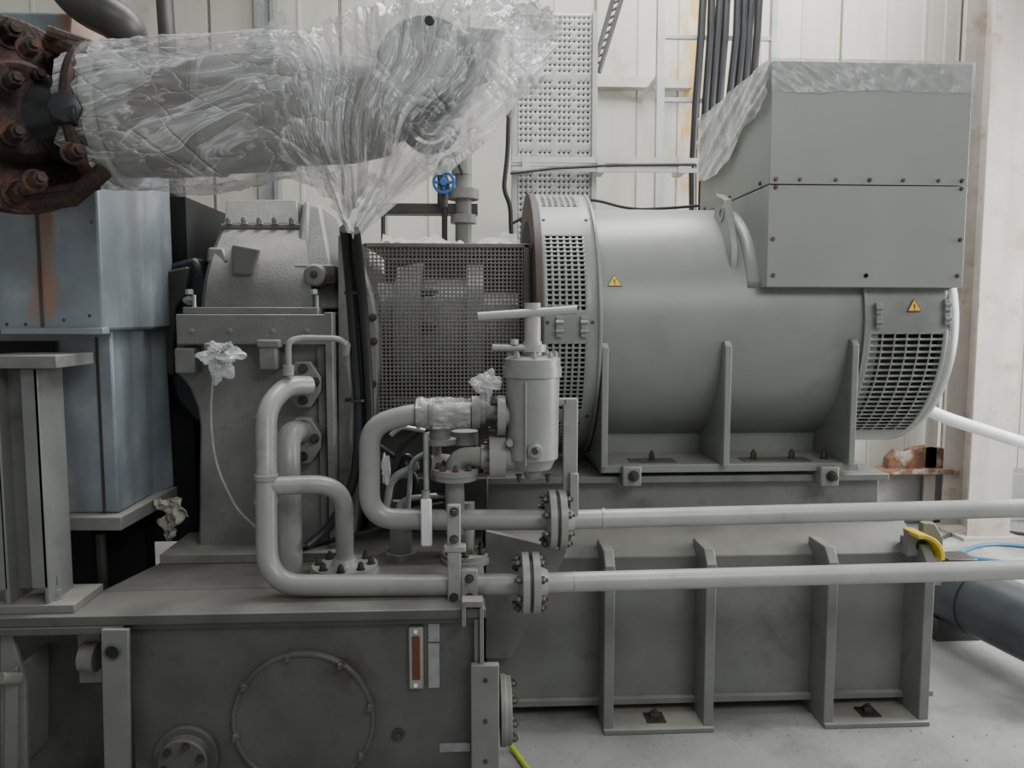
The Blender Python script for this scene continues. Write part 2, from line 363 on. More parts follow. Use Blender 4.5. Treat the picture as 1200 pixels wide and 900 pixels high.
# ================= SKID
e=OBJ('generator_base_skid')
Ys=3.15
xL=UX(570,700,Ys);xR=UX(1093,720,Ys);zt=.69;zb_=.07
add(e,'web_front',G_box(xL,xR,Ys,Ys+.02,zb_,zt),M_skid,bevel=.003)
add(e,'sloped_top',G_prism([(Ys,zt),(3.32,.80),(3.32,.775),(Ys+.02,zt-.03)],'yz',xL,xR-.06),M_skid,bevel=.004)
add(e,'body',G_box(xL,xR-.02,Ys+.03,4.5,zb_,.66),M_skid)
add(e,'upper_deck',G_box(xL,xR-.1,3.30,4.5,.66,.80),M_skid)
add(e,'bottom_flange',G_box(xL,xR,Ys-.03,Ys+.1,zb_-.01,zb_+.012),M_skid)
add(e,'bearer_beam',G_box(xL+.1,xR-.1,3.5,4.4,0,zb_),M_dark)
def foot(pa,pb):
    xa=UX(pa,760,3.0);xb=UX(pb,760,3.0)
    g=[G_box(xa,xb,2.985,3.4,0,.022)]
    for xx,s in ((xa,1),(xb,-1)):
        x1=xx+s*.042
        g.append(G_prism([(3.0,.02),(3.0,.70),(3.045,.755),(3.2,.755),(3.2,.02)],'yz',min(xx,x1),max(xx,x1)))
    return g,(xa+xb)/2
for k,(pa,pb) in enumerate(((708,838),(968,1092))):
    g,xm=foot(pa,pb)
    add(e,'foot_%d'%(k+1),g,M_skid,bevel=.004)
    add(e,'foot_bolt_%d'%(k+1),[G_bolt((xm,3.07,.022),(0,0,1),.022,.025),G_box(xm-.04,xm+.04,3.03,3.11,.02,.028)],M_bolt)
xv=UX(835,760,3.14);
add(e,'weld_seam',G_box(xv,xv+.006,3.146,3.15,zb_,zt),M_skid)
add(e,'lug_arm',G_prism([(xR-.09,.56),(xR-.09,.83),(xR-.04,.83),(xR,.76),(xR,.56)],'xz',3.10,3.14),M_skid,bevel=.004)
cx,cz=UX(1070,650,3.05),UZ(1070,650,3.05)
def arc(c,r,a0,a1,n=12):return [(c[0]+r*math.cos(math.radians(a0+(a1-a0)*i/n)),c[1]+r*math.sin(math.radians(a0+(a1-a0)*i/n))) for i in range(n+1)]
pl=arc((cx,cz),.100,-5,100)+arc((cx,cz),.084,100,-5)
add(e,'lug_plate',G_prism(arc((cx,cz),.098,-5,100)+[(cx-.02,cz-.01)],'xz',3.06,3.10),M_skid,bevel=.003)
add(e,'lug_hole',G_lathe((cx+.04,3.06,cz+.035),(0,-1,0),[(0,.024),(.003,.024)],24),M_dark)
add(e,'yellow_lifting_lug',[G_prism(pl,'xz',2.99,3.11)],M_yel,bevel=.003)
zp=UZ(800,556,3.3)
xp0=UX(567,580,3.3);xp1=UX(1032,580,3.3)
add(e,'pedestal',[G_box(xp0,xp1,3.32,4.3,.80,zp-.03)],M_skid,bevel=.004)
add(e,'pedestal_top_plate',[G_box(xp0,xp1+.02,3.27,4.35,zp-.03,zp)],M_skid,bevel=.004)
add(e,'left_gusset',G_pprism([(569,622),(665,645),(600,772),(569,772)],3.08,.03),M_skid,bevel=.003)
# ================= ALTERNATOR
e=OBJ('alternator_generator')
AY,AZ=3.8,1.654
R=.56
def CX(px,py=385,r=R): return UX(px,py,AY-r)
x0=CX(705);x1=CX(1030)
add(e,'stator_body',G_lathe((x0-.02,AY,AZ),(1,0,0),[(0,R),(x1-x0+.02,R)],128),M_alt)
Rr=.622
xa=CX(636,r=Rr);xb=CX(703,r=Rr)
def cyls(r):
    return lambda a,t:(a,AY-r*math.cos(math.radians(t)),AZ+r*math.sin(math.radians(t)))
w=xb-xa
us=slots(xa+.012,xb-.05,6,.35); us=[xa]+us+[xb]
vs=[];flag=[]
def seg_solid(a,b,n):
    for i in range(n): vs.append(a+(b-a)*i/n);flag.append(False)
def seg_slot(a,b,n):
    s=slots(a,b,n,.35)
    for i in range(len(s)-1): vs.append(s[i]);flag.append(i%2==1)
cur=-90
for (a,b,n) in ((-80,-41,16),(-35,-5.5,15),(6,39,16),(58,86,13),(100,140,18)):
    seg_solid(cur,a,3);seg_slot(a,b,n);cur=b
seg_solid(cur,270,30);vs.append(270)
add(e,'vented_ring',G_grid(cyls(Rr),us,vs,lambda i,j:flag[j] and i>=1 and i<len(us)-2 and (i-1)%2==1),M_alt,solid=.003)
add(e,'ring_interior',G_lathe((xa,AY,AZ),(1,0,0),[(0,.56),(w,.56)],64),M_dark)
add(e,'ring_edge',G_ring((xb-.004,AY,AZ),(1,0,0),.55,Rr+.006,.014,96),M_alt,bevel=.003)
g=[]
for t in (2,48,-38,92):
    t=math.radians(t);n=Vector((0,-math.cos(t),math.sin(t)));p=Vector((xb-.03,AY,AZ))+n*Rr;g.append(G_hex(p,n,.008,.006));g.append(G_hex(p-Vector((w-.05,0,0)),n,.008,.006))
add(e,'ring_screws',g,M_bolt)
add(e,'adapter_flange',G_ring((xa-.028,AY,AZ),(1,0,0),.50,Rr+.012,.03,96),MAT('oxide_primer',(.055,.032,.024),.6,var=.3),bevel=.003)
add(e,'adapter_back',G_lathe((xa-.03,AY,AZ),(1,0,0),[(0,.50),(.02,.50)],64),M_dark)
def onc(px,py,r):
    d=(fw+rt*((px-600)/F)+up*((450-py)/F));o=Vector((0,0,H))
    a=d.y**2+d.z**2;b=2*(d.y*(o.y-AY)+d.z*(o.z-AZ));c=(o.y-AY)**2+(o.z-AZ)**2-r*r
    D=max(0,b*b-4*a*c);t=(-b-math.sqrt(D))/(2*a);p=o+d*t
    n=Vector((0,p.y-AY,p.z-AZ)).normalized();return p,n
def oriented_box(c,n,sx,st,sh):
    n=Vector(n).normalized();X=Vector((1,0,0));T=X.cross(n)*-1
    b=[c+X*a*sx+T*bb*st for a,bb in ((-.5,-.5),(.5,-.5),(.5,.5),(-.5,.5))]
    return G_hex8(b,[p+n*sh for p in b])
g=[]
for px,py,r in ((655,378,Rr),(684,378,Rr),(655,388,Rr),(684,388,Rr),(1028,362,R+.02),(1108,358,R+.02),(1028,378,R+.02),(1108,374,R+.02)):
    p,n=onc(px,py,r);g.append(oriented_box(p,n,.026,.05,.018));g.append(G_cyl(p+n*.02-Vector((.016,0,0)),p+n*.02+Vector((.016,0,0)),.008,10))
add(e,'toggle_latches',g,M_alt,bevel=.002)
Re=R+.012
xa2=CX(1012,440,Re);xb2=CX(1114,385,Re)
vs=[];flag=[];cur=-90
for (a,b,n) in ((-58,-2,20),(100,150,18),(190,240,16)):
    seg_solid(cur,a,6);seg_slot(a,b,n);cur=b
seg_solid(cur,270,8);vs.append(270)
us=[xa2,xa2+.015]+slots(xa2+.02,xb2-.025,6,.12)+[xb2]
add(e,'drive_end_vent_cover',G_grid(cyls(Re),us,vs,lambda i,j:flag[j] and i>=2 and i<len(us)-2 and (i-2)%2==1),M_alt,solid=.003)
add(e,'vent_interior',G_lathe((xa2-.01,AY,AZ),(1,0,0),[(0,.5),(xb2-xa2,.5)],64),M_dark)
# end bell: continuous with the vent cover, gently radiused into a flat face
prof=[(-.006,Re+.002)]+[(-.006+.105*math.sin(a),Re+.002-.17*(1-math.cos(a))) for a in [math.pi/2*k/14 for k in range(1,15)]]+[(.102,.30),(.12,.28),(.125,.02)]
add(e,'end_bell',G_lathe((xb2,AY,AZ),(1,0,0),prof,128),M_alt,angle=50)
add(e,'vent_frame',[G_ring((xa2-.006,AY,AZ),(1,0,0),R-.01,Re+.008,.012,96)],M_alt)
lx=UX(852,285,3.4)
add(e,'lifting_lug',[G_prism([(3.30,AZ+.22),(3.30,AZ+.34),(3.40,AZ+.56),(3.52,AZ+.60),(3.56,AZ+.44),(3.4,AZ+.3)],'yz',lx-.018,lx+.018)],M_alt,bevel=.006)
add(e,'lug_eye',G_ring((lx-.022,3.43,AZ+.5),(1,0,0),.02,.036,.044,24),M_alt)
sx0=CX(880,300);sx1=CX(912,300)
add(e,'terminal_box_saddle',G_grid(lambda a,t:(a,AY-(R+.002)*math.cos(t),AZ+(R+.002)*math.sin(t)),[sx0,sx1],[math.radians(17.5+i*3) for i in range(45)]),M_alt,solid=.008)
YB=3.2
bx0=UX(899,300,YB);bx1=UX(1131,250,YB);z0=UZ(1010,337,YB);zm=UZ(1010,217,YB);zT=UZ(1010,73,YB);DB=.98
add(e,'terminal_box_lower',G_box(bx0,bx1-.004,YB,YB+DB,z0,zm-.002),M_box,bevel=.004)
add(e,'terminal_box_upper',G_box(bx0,bx1-.004,YB,YB+DB,zm+.002,zT),M_box,bevel=.004)
add(e,'terminal_box_panel',[G_box(bx0-.002,bx1,YB-.006,YB,z0+.002,zm-.003),G_box(bx0-.002,bx1,YB-.006,YB,zm+.001,zT-.002)],M_box,bevel=.002)
g=[]
for t in (.03,.5,.97):
    xx=bx0+(bx1-bx0)*t
    for z in (z0+.05,zm-.012 if t!=.5 else z0+.05,zm+.02):
        g.append(G_hex((xx,YB-.006,z),(0,-1,0),.009,.008))
for xx in (bx0+.02,bx1-.02): g.append(G_hex((xx,YB-.006,z0+.2),(0,-1,0),.009,.008))
for t in (.15,.33,.67,.85): g.append(G_hex((bx0+(bx1-bx0)*t,YB-.006,zm+.02),(0,-1,0),.008,.007))
for yy in (.1,.5,.9): 
    g.append(G_hex((bx0,YB+DB*yy,zm+.02),(-1,0,0),.009,.008))
add(e,'box_screws',g,M_bolt)
zf=1.065
fx0=UX(704,548,3.24);fx1=UX(1007,548,3.24)
add(e,'mounting_plate',[G_box(fx0,fx1,3.24,4.2,zf-.035,zf)],M_alt,bevel=.004)
g=[]
for px,zt_py in ((709,402),(853,400),(1001,398)):
    xx=UX(px,470,3.2);zt2=UZ(px,zt_py,3.2)
    g.append(G_prism([(3.2,zf-.005),(3.2,zt2-.02),(3.22,zt2),(3.27,zt2),(3.33,AZ-.22),(3.45,zf+.2),(3.62,zf+.08),(3.8,zf-.005)],'yz',xx-.014,xx+.014))
add(e,'foot_gussets',g,M_alt,bevel=.004)
add(e,'foot_side_wall',[G_box(fx0+.02,fx1-.02,3.55,3.62,zf,zf+.12)],M_alt)
g=[]
for px in (765,885,930,968):
    xx=UX(px,530,3.32);g.append(G_bolt((xx,3.34,zf),(0,0,1),.013,.03))
add(e,'foot_studs',g,M_bolt)
g=[];gg=[]
for px in (741,973):
    xx=UX(px,557,3.2);z=UZ(px,558,3.2)
    gg.append(G_box(xx-.04,xx+.04,3.2,3.28,z-.045,z+.04));g.append(G_bolt((xx+.005,3.2,z),(0,-1,0),.018,.03))
add(e,'jacking_blocks',gg,M_alt,bevel=.006);add(e,'jacking_screws',g,M_bolt)
M_pad=MAT('scraped_pad',(.13,.115,.095),.5,var=.35,scale=20)
add(e,'plate_patches',[G_box(UX(q,530,3.36)-w_,UX(q,530,3.36)+w_,3.28,3.38,zf,zf+.003) for q,w_ in ((762,.10),(905,.15))],M_pad)
def tri(par,nm,px,py,r,s):
    p,n=onc(px,py,r);X=Vector((1,0,0));T=n.cross(X);T=T if T.z>0 else -T
    def prism(k,h0,h1):
        q=[p+X*(s*k*math.cos(a))+T*(s*k*math.sin(a)) for a in (math.pi/2,math.pi/2+2.0944,math.pi/2+4.1888)]
        v=[tuple(c+n*h0) for c in q]+[tuple(c+n*h1) for c in q]
        return v,[(0,1,2),(3,4,5),(0,1,4,3),(1,2,5,4),(2,0,3,5)]
    add(par,nm+'_border',prism(1.0,.001,.003),M_blk);add(par,nm,prism(.86,.003,.0045),M_yelw)
    add(par,nm+'_bolt_mark',[oriented_box(p+n*.0045+T*s*.12,n,s*.14,s*.46,.001),oriented_box(p+n*.0045-T*s*.28,n,s*.14,s*.12,.001)],M_blk)
tri(e,'warning_label_a',720,331,R,.036);tri(e,'warning_label_b',1071,360,Re+.004,.036)
def skirt(fn,L,depthfn,n=80,m=20):
    us=[L*i/n for i in range(n+1)];vs=[j/m for j in range(m+1)]
    return G_grid(lambda a,b:fn(a,b*depthfn(a)),us,vs)
def nz(*a): return noise.noise(Vector(a))
W=bx1-bx0
g1=[skirt(lambda a,d:(bx0-.008+a,YB-.010-.012*abs(nz(a*5+d*12,d*4,1))-.008*abs(nz(a*14-d*20,d*5,9)),zT+.006-d),W+.02,lambda a:.125+.025*nz(a*3,0,3)+.008*nz(a*22,1,3)),
   G_grid(lambda a,b:(a,b,zT+.006+.008*abs(nz(a*12,b*12,2))),[bx0-.01+(W+.02)*i/30 for i in range(31)],[YB-.012+DB*i/20 for i in range(21)])]
g2=[skirt(lambda a,d:(bx0-.012-.035*abs(nz(a*5-d*14,d*4,5))-.012*abs(nz(a*14+d*16,d*9,5)),YB-.01+a,zT+.006-d),DB,lambda a:.13+.22*min(1,a*1.6)+.06*nz(a*5,2,3)),
   skirt(lambda a,d:(bx1+.008+.03*abs(nz(a*9,d*6,7)),YB-.01+a,zT+.006-d),DB,lambda a:.27+.1*nz(a*7,4,3))]
add(e,'terminal_box_plastic_cover',g1,M_film3)
add(e,'terminal_box_plastic_sides',g2,M_film4)
# ================= COUPLING GUARD
e=OBJ('coupling_guard')
Yg=3.4
gx0=UX(428,390,Yg);gx1=UX(622,390,Yg);gz0=UZ(525,488,Yg);gz1=UZ(525,289,Yg)
us=slots(gx0,gx1,42,.36);vs=slots(gz0,gz1,44,.36)
add(e,'mesh_front',G_grid(lambda a,b:(a,Yg,b),us,vs,lambda i,j:i%2==1 and j%2==1),M_mesh,solid=.002)
add(e,'mesh_top',G_grid(lambda a,b:(a,b,gz1+.004),slots(gx0,gx1,42,.36),slots(Yg,4.2,46,.36),lambda i,j:i%2==1 and j%2==1),M_mesh,solid=.002)
add(e,'frame',[G_box(gx0-.01,gx0+.012,Yg-.008,Yg+.03,gz0,gz1+.01),G_box(gx1-.03,gx1-.008,Yg-.008,Yg+.03,gz0,gz1+.01),G_box(gx0,gx1,Yg-.008,Yg+.03,gz1-.004,gz1+.014),G_box(gx0,gx1,Yg-.008,Yg+.03,gz0-.012,gz0+.01)],M_mesh,bevel=.002)
add(e,'rear_panel',G_box(gx0,gx1,4.19,4.2,gz0,gz1),M_dgrey)
add(e,'coupling_hub',[G_lathe((gx0+.02,AY-.08,AZ),(1,0,0),[(0,.2),(.1,.2),(.1,.28),(.22,.30),(.22,.22),(.42,.22),(.42,.29),(.5,.29),(.5,.16),(.66,.16)],48)],M_pipel)
add(e,'coupling_bolts',G_boltring((gx0+.24,AY-.08,AZ),(1,0,0),.26,10,.02,.05),M_bolt)
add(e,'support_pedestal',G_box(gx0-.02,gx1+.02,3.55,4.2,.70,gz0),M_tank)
add(e,'loose_film_on_guard',G_grid(lambda a,b:(a,3.5+b*.6,gz1+.02+.13*abs(nz(a*6,b*3,1))*math.sin(b*3.14)+.03*abs(nz(a*20,b*9,1))),[gx0+.06+(gx1-gx0-.1)*i/50 for i in range(51)],[i/24 for i in range(25)]),M_film2,angle=180)
e=OBJ('overhead_pipe_support')
add(e,'beam',[G_pbox(440,238,560,250,4.3,.12)],M_dgrey,bevel=.004)
pb=U(543,520,4.3)
add(e,'post',[G_tube([Vector((pb.x,4.3,.8)),U(543,200,4.3)],.045,20),G_cyl(U(543,222,4.3),U(543,234,4.3),.085,28),G_cyl(U(543,252,4.3),U(543,262,4.3),.07,28),G_cyl(U(541,180,4.3),U(541,205,4.3),.055,24)],M_gear)
add(e,'rod',[G_tube(P([(449,240),(449,300)],4.3),.012,8),G_tube(P([(515,195),(515,240)],4.3),.012,8),G_tube(P([(521,240),(521,300)],4.3),.016,8)],M_dgrey)
e2=OBJ('blue_handwheel_valve')
c=U(520,214,4.15)
add(e2,'wheel',[G_ring(c,(0,-1,0),.045,.06,.02,28),G_cyl(c,c+Vector((0,-.03,0)),.02),G_box(c.x-.05,c.x+.05,c.y-.015,c.y-.005,c.z-.008,c.z+.008),G_box(c.x-.008,c.x+.008,c.y-.015,c.y-.005,c.z-.05,c.z+.05)],M_blue,bevel=.003)
add(e2,'body',[G_cyl(c,c+Vector((0,.12,0)),.03),G_cyl(c+Vector((0,.06,-.12)),c+Vector((0,.06,.1)),.02)],M_dgrey)
add(e2,'loop_hose',G_tube(fil(P([(520,228),(512,200),(520,182),(535,185),(542,205)],4.14),.05),.008,8),M_blk)
# ================= OIL TANK BASE
e=OBJ('lube_oil_tank_base')
YD=2.6;zd=.70
tx0=-2.6;tx1=UX(566,720,YD)
pitx=UX(150,800,YD)-.01
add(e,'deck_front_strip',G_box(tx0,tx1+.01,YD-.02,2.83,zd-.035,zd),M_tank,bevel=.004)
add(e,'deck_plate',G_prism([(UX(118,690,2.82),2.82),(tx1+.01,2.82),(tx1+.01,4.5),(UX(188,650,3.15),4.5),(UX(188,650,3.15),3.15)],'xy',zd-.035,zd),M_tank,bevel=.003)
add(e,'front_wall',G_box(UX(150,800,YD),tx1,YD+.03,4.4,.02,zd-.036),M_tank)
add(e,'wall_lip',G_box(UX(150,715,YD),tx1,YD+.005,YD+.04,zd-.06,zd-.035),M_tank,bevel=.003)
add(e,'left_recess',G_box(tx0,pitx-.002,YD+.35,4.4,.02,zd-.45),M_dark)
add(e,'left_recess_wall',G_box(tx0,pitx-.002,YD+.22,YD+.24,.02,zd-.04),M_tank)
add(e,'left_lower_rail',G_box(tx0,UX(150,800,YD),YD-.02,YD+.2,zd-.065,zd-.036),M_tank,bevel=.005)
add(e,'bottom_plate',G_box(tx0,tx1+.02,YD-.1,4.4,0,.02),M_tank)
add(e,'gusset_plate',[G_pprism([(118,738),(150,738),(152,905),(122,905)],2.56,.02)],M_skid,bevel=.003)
c=U(132,764,2.558);add(e,'gusset_hole',G_lathe(c,(0,-1,0),[(0,.022),(.004,.022)],24),M_dark);add(e,'gusset_hole_rim',G_ring(c,(0,-1,0),.022,.027,.006,24),M_tank)
add(e,'left_gussets',[G_pprism([(0,738),(12,738),(30,800),(32,905),(0,905)],2.62,.02),G_pprism([(6,790),(20,782),(20,905),(4,905)],2.6,.2)],M_skid,bevel=.003)
add(e,'left_pipe_fitting',[G_cyl(U(0,795,2.55),U(22,795,2.6),.02),G_cyl(U(97,770,2.70),U(115,770,2.70),.05),G_box(UX(92,770,2.72),UX(118,770,2.72),2.72,2.8,UZ(100,800,2.72),UZ(100,740,2.72))],M_gear)
YF=YD+.03
c=U(357,842,YF);c.y=YF
add(e,'manhole_cover',[G_lathe(c,(0,-1,0),[(0,.247),(.012,.247),(.016,.243),(.016,.02)],72)],M_tank)
add(e,'manhole_rim',G_ring(c+Vector((0,-.012,0)),(0,-1,0),.232,.246,.010,72),M_tank,bevel=.003)
add(e,'manhole_bolts',G_boltring(c+Vector((0,-.014,0)),(0,-1,0),.236,8,.013,.02,.2),M_tank)
c=U(220,885,YF);c.y=YF
add(e,'round_port',[G_lathe(c,(0,-1,0),[(0,.11),(.02,.11),(.02,.085),(.05,.085),(.055,.08),(.055,.01)],48)],M_tank,bevel=.002)
add(e,'port_bolts',G_boltring(c+Vector((0,-.055,0)),(0,-1,0),.065,6,.011,.02,.3),M_bolt)
c=U(467,860,YF);c.y=YF
add(e,'drain_plug',[G_lathe(c,(0,-1,0),[(0,.022),(.01,.022),(.01,.012),(.02,.012)],20)],M_dgrey)
add(e,'name_tag',G_pbox(515,871,551,881,YF-.004,.004),M_steel)
add(e,'weld_dots',[G_hex(U(a,b,YF),(0,-1,0),.006,.006) for a,b in ((180,765),(268,850),(420,880),(452,740),(530,760),(476,838))],M_tank)
add(e,'sight_glass_frame',[G_pbox(479,736,496,808,YF-.022,.022)],M_pipe,bevel=.005)
add(e,'sight_glass_tube',[G_pbox(483,746,492,797,YF-.026,.01)],M_glass,bevel=.002)
add(e,'sight_glass_screws',[G_hex(U(487,740,YF-.022),(0,-1,0),.008,.006),G_hex(U(487,803,YF-.022),(0,-1,0),.008,.006)],M_white)
add(e,'level_label',[G_pbox(502,731,515,752,YF-.004,.004),G_pbox(502,754,515,806,YF-.004,.004)],M_steel)
add(e,'end_bracket',[G_pbox(552,780,585,915,2.56,.03),G_box(UX(556,790,2.56),UX(562,790,2.56),2.59,2.9,0.02,zd-.04)],M_skid,bevel=.004)
add(e,'bracket_screws',[G_hex(U(569,797,2.56),(0,-1,0),.008,.006),G_hex(U(569,845,2.56),(0,-1,0),.008,.006),G_hex(U(569,892,2.56),(0,-1,0),.008,.006)],M_bolt)
c=U(586,832,2.72)
add(e,'drain_flange',[G_lathe(c,(1,0,0),[(0,.125),(.02,.125),(.02,.12),(.04,.12),(.04,.05)],40),G_lathe(c-Vector((.12,0,0)),(1,0,0),[(0,.06),(.12,.06)],24)],M_gear,bevel=.002)
add(e,'drain_flange_bolts',G_boltring(c+Vector((.04,0,0)),(1,0,0),.1,8,.012,.015),M_bolt)
add(e,'deck_end_clips',[G_pbox(541,705,566,712,2.56,.06),G_pbox(541,712,546,735,2.56,.02),G_pbox(562,712,567,780,2.57,.04)],M_skid,bevel=.002)
# ================= STANCHION
e=OBJ('support_stanchion')
Yp=2.62
add(e,'column',[G_pbox(-30,432,2,692,Yp,.015),G_pbox(30,432,50,690,Yp-.0,.015),G_pbox(2,432,34,690,Yp+.06,.012),G_box(UX(45,560,Yp),UX(50,560,Yp),Yp,Yp+.16,zd,UZ(20,432,Yp)),G_box(UX(-2,560,Yp),UX(3,560,Yp),Yp,Yp+.16,zd,UZ(20,432,Yp))],M_skid,bevel=.003)
add(e,'top_plate',G_pbox(-30,417,66,432,Yp-.04,.25),M_skid,bevel=.003)
add(e,'base_plate',G_box(UX(-40,700,Yp),UX(88,700,Yp),Yp-.01,Yp+.2,zd,zd+.03),M_skid,bevel=.003)
add(e,'gusset',G_pprism([(50,620),(68,680),(68,690),(50,690)],Yp+.05,.012),M_skid)
add(e,'anchor_bolts',[G_bolt((UX(q,690,Yp+.05),Yp+.05,zd+.03),(0,0,1),.016,.03) for q in (10,66)],M_skid)
# ================= ENGINE
e=OBJ('engine_casing')
YE=2.85
zE0=UZ(90,606,YE)
exr=UX(138,500,YE)
add(e,'lower_casing',[G_box(-2.4,exr-.03,YE+.05,3.35,zE0,UZ(80,385,YE))],M_eng,bevel=.01)
YU=YE-.10
add(e,'upper_casing',[G_box(-2.4,UX(118,300,YU),YU,3.4,UZ(60,388,YU),UZ(60,60,YU))],M_eng,bevel=.012)
add(e,'right_casing',[G_hex8([U(128,608,2.95),U(205,570,3.35),Vector((-2.2,3.4,U(128,608,2.95).z)),Vector((-2.2,2.95,U(128,608,2.95).z))],
   [U(112,225,2.95),U(186,225,3.35),Vector((-2.2,3.4,U(112,225,2.95).z)),Vector((-2.2,2.95,U(112,225,2.95).z))])],M_eng,bevel=.01)
add(e,'casing_upper_rear',[G_hex8([U(60,225,3.0),U(190,225,3.3),U(60,225,3.3)+Vector((-.3,.2,0)),U(60,225,3.0)+Vector((-.5,0,0))],[U(85,15,3.0),U(125,25,3.3),U(60,15,3.3)+Vector((-.3,.2,0)),U(60,15,3.0)+Vector((-.5,0,0))])],M_eng,bevel=.01)
add(e,'sill',[G_hex8([U(45,622,YE),U(142,622,YE),U(208,585,3.35),U(100,585,3.35)],[U(45,606,YE),U(142,606,YE),U(208,570,3.35),U(100,570,3.35)])],M_skid,bevel=.004)
add(e,'casing_lower_lip',[G_pbox(0,384,121,392,YU-.02,.05)],M_eng,bevel=.004)
add(e,'slot_gap',[G_pbox(-20,400,66,448,YE+.035,.03)],M_dark)
add(e,'panel_seam',[G_pbox(44,240,47,386,YU-.006,.01),G_pbox(116,395,119,606,YE+.045,.02),G_pbox(66,400,69,600,YE+.045,.02)],M_dgrey)
add(e,'rivets',[G_lathe(U(a,b,YU),(0,-1,0),[(0,.006),(.004,.003)],10) for a,b in ((8,380),(30,380),(75,375),(105,370),(108,260))],M_dgrey)
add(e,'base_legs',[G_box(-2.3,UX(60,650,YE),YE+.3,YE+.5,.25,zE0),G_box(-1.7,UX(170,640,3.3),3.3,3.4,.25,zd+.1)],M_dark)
add(e,'crankcase_shadow',[G_box(-2.4,UX(232,640,3.45),3.45,4.4,zd,UZ(150,230,3.45))],M_dark)  # near-black block put in as the shadow behind the engine casing
pt=U(118,625,3.0)
add(e,'drain_tube',[G_cyl(pt,Vector((pt.x,3.0,.25)),.018)],M_dgrey)
e=OBJ('flywheel_cover')
add(e,'cover',[G_pprism([(186,322),(200,308),(228,300),(245,330),(245,480),(232,500),(205,470),(190,420)],3.38,.3)],M_blk,bevel=.02)
add(e,'rim',[G_pprism([(183,336),(192,318),(220,312),(218,345),(206,360),(204,440),(196,440),(186,400)],3.34,.05)],M_dgrey,bevel=.01)
add(e,'bolt',G_bolt(U(222,352,3.3),(0,-1,0),.014,.04),M_steel)
def blob(px,py,Y,sx,sy,sz,seed=0,sub=4,amp=.35):
    bm=bmesh.new();bmesh.ops.create_icosphere(bm,subdivisions=sub,radius=1)
    for v in bm.verts:
        n=v.co.normalized();k=1+amp*noise.noise(n*1.6+Vector((seed,0,0)))-amp*.6*abs(noise.noise(n*4+Vector((seed,3,0))))
        v.co=Vector((n.x*sx*k,n.y*sy*k,n.z*sz*k))
    c=U(px,py,Y)
    for v in bm.verts:v.co+=c
    vv=[tuple(v.co) for v in bm.verts];ff=[tuple(x.index for x in f.verts) for f in bm.faces];bm.free();return vv,ff
M_paper=MAT('crumpled_paper',(.34,.32,.275),.8,var=.35,scale=20,bump=.3)
def sheet(poly,Y,sd,amp=.03):
    a,b,c,d=[U(p[0],p[1],Y) for p in poly]
    def fn(s,t):
        q=(a*(1-s)+b*s)*(1-t)+(d*(1-s)+c*s)*t
        return q+Vector((.012*nz(s*3,t*3,sd),amp*nz(s*3,t*3,sd+3)-amp*.5*abs(nz(s*6,t*5,sd)),.012*nz(s*3,t*3,sd+8)))
    return G_grid(fn,[i/16 for i in range(17)],[i/16 for i in range(17)])
add(OBJ('crumpled_packing_paper'),'paper',[sheet(((180,586),(208,582),(221,606),(204,618)),3.1,2,.05),sheet(((186,606),(206,602),(206,628),(196,634)),3.12,6,.04)],M_paper,solid=.002,angle=25)
# ================= GEARBOX
e=OBJ('gearbox_housing')
YG=3.25
add(e,'lower_housing',[G_pprism([(206,400),(395,400),(395,655),(232,655),(234,500),(231,478),(222,455),(212,442),(206,438)],YG,.95)],M_gear,bevel=.012)
add(e,'split_flange',[G_pbox(206,368,383,404,YG-.08,1.1)],M_gear,bevel=.006)
add(e,'split_flange_top',[G_pbox(214,360,372,368,YG-.07,1.05)],M_gear,bevel=.004)
add(e,'foot_flange',[G_box(UX(190,650,3.15),UX(400,650,3.15),3.12,4.2,zd,zd+.04)],M_gear,bevel=.005)
secs=[]
for (py,pl_,pr_,Yc) in ((362,231,366,3.24),(345,232,365,3.245),(325,235,363,3.27),(305,240,361,3.32),(288,246,359,3.39),(272,253,357,3.48),(258,260,356,3.58),(248,266,354,3.66)):
    a_=U(pl_,py,Yc);b_=U(pr_,py,Yc);bk=4.25-(Yc-3.24)*.4
    secs.append([Vector((a_.x+.03,Yc,a_.z)),Vector((b_.x,Yc,a_.z)),Vector((b_.x,bk,a_.z)),Vector((a_.x,bk,a_.z)),Vector((a_.x,Yc+.05,a_.z))])
add(e,'upper_casing',[G_loft(secs)],M_gear,angle=30)
add(e,'inspection_cover',[G_hex8([U(258,268,3.5),U(352,268,3.5),U(352,268,3.5)+Vector((0,.5,0)),U(258,268,3.5)+Vector((0,.5,0))],[U(258,262,3.5),U(352,262,3.5),U(352,262,3.5)+Vector((0,.5,0)),U(258,262,3.5)+Vector((0,.5,0))]),
  G_hex8([U(262,262,3.52),U(350,262,3.52),U(350,262,3.52)+Vector((0,.45,0)),U(262,262,3.52)+Vector((0,.45,0))],[U(266,234,3.6),U(348,234,3.6),U(348,234,3.6)+Vector((0,.3,0)),U(266,234,3.6)+Vector((0,.3,0))])],M_gear,bevel=.005)
add(e,'cover_bolts',[G_bolt(U(q,262,3.49),(0,-.3,1),.012,.02) for q in (268,286,304,322,342)],M_gear)
add(e,'side_arch',[G_hex8([U(360,362,3.3),U(398,362,3.3),U(398,362,3.3)+Vector((0,.8,0)),U(360,362,3.3)+Vector((0,.8,0))],[U(358,240,3.62),U(376,240,3.62),U(376,240,3.62)+Vector((0,.4,0)),U(358,240,3.62)+Vector((0,.4,0))]),
   G_hex8([U(346,300,3.38),U(362,300,3.38),U(362,300,3.6),U(346,300,3.6)],[U(356,236,3.56),U(364,236,3.56),U(364,236,3.75),U(356,236,3.75)])],M_gear,bevel=.015)
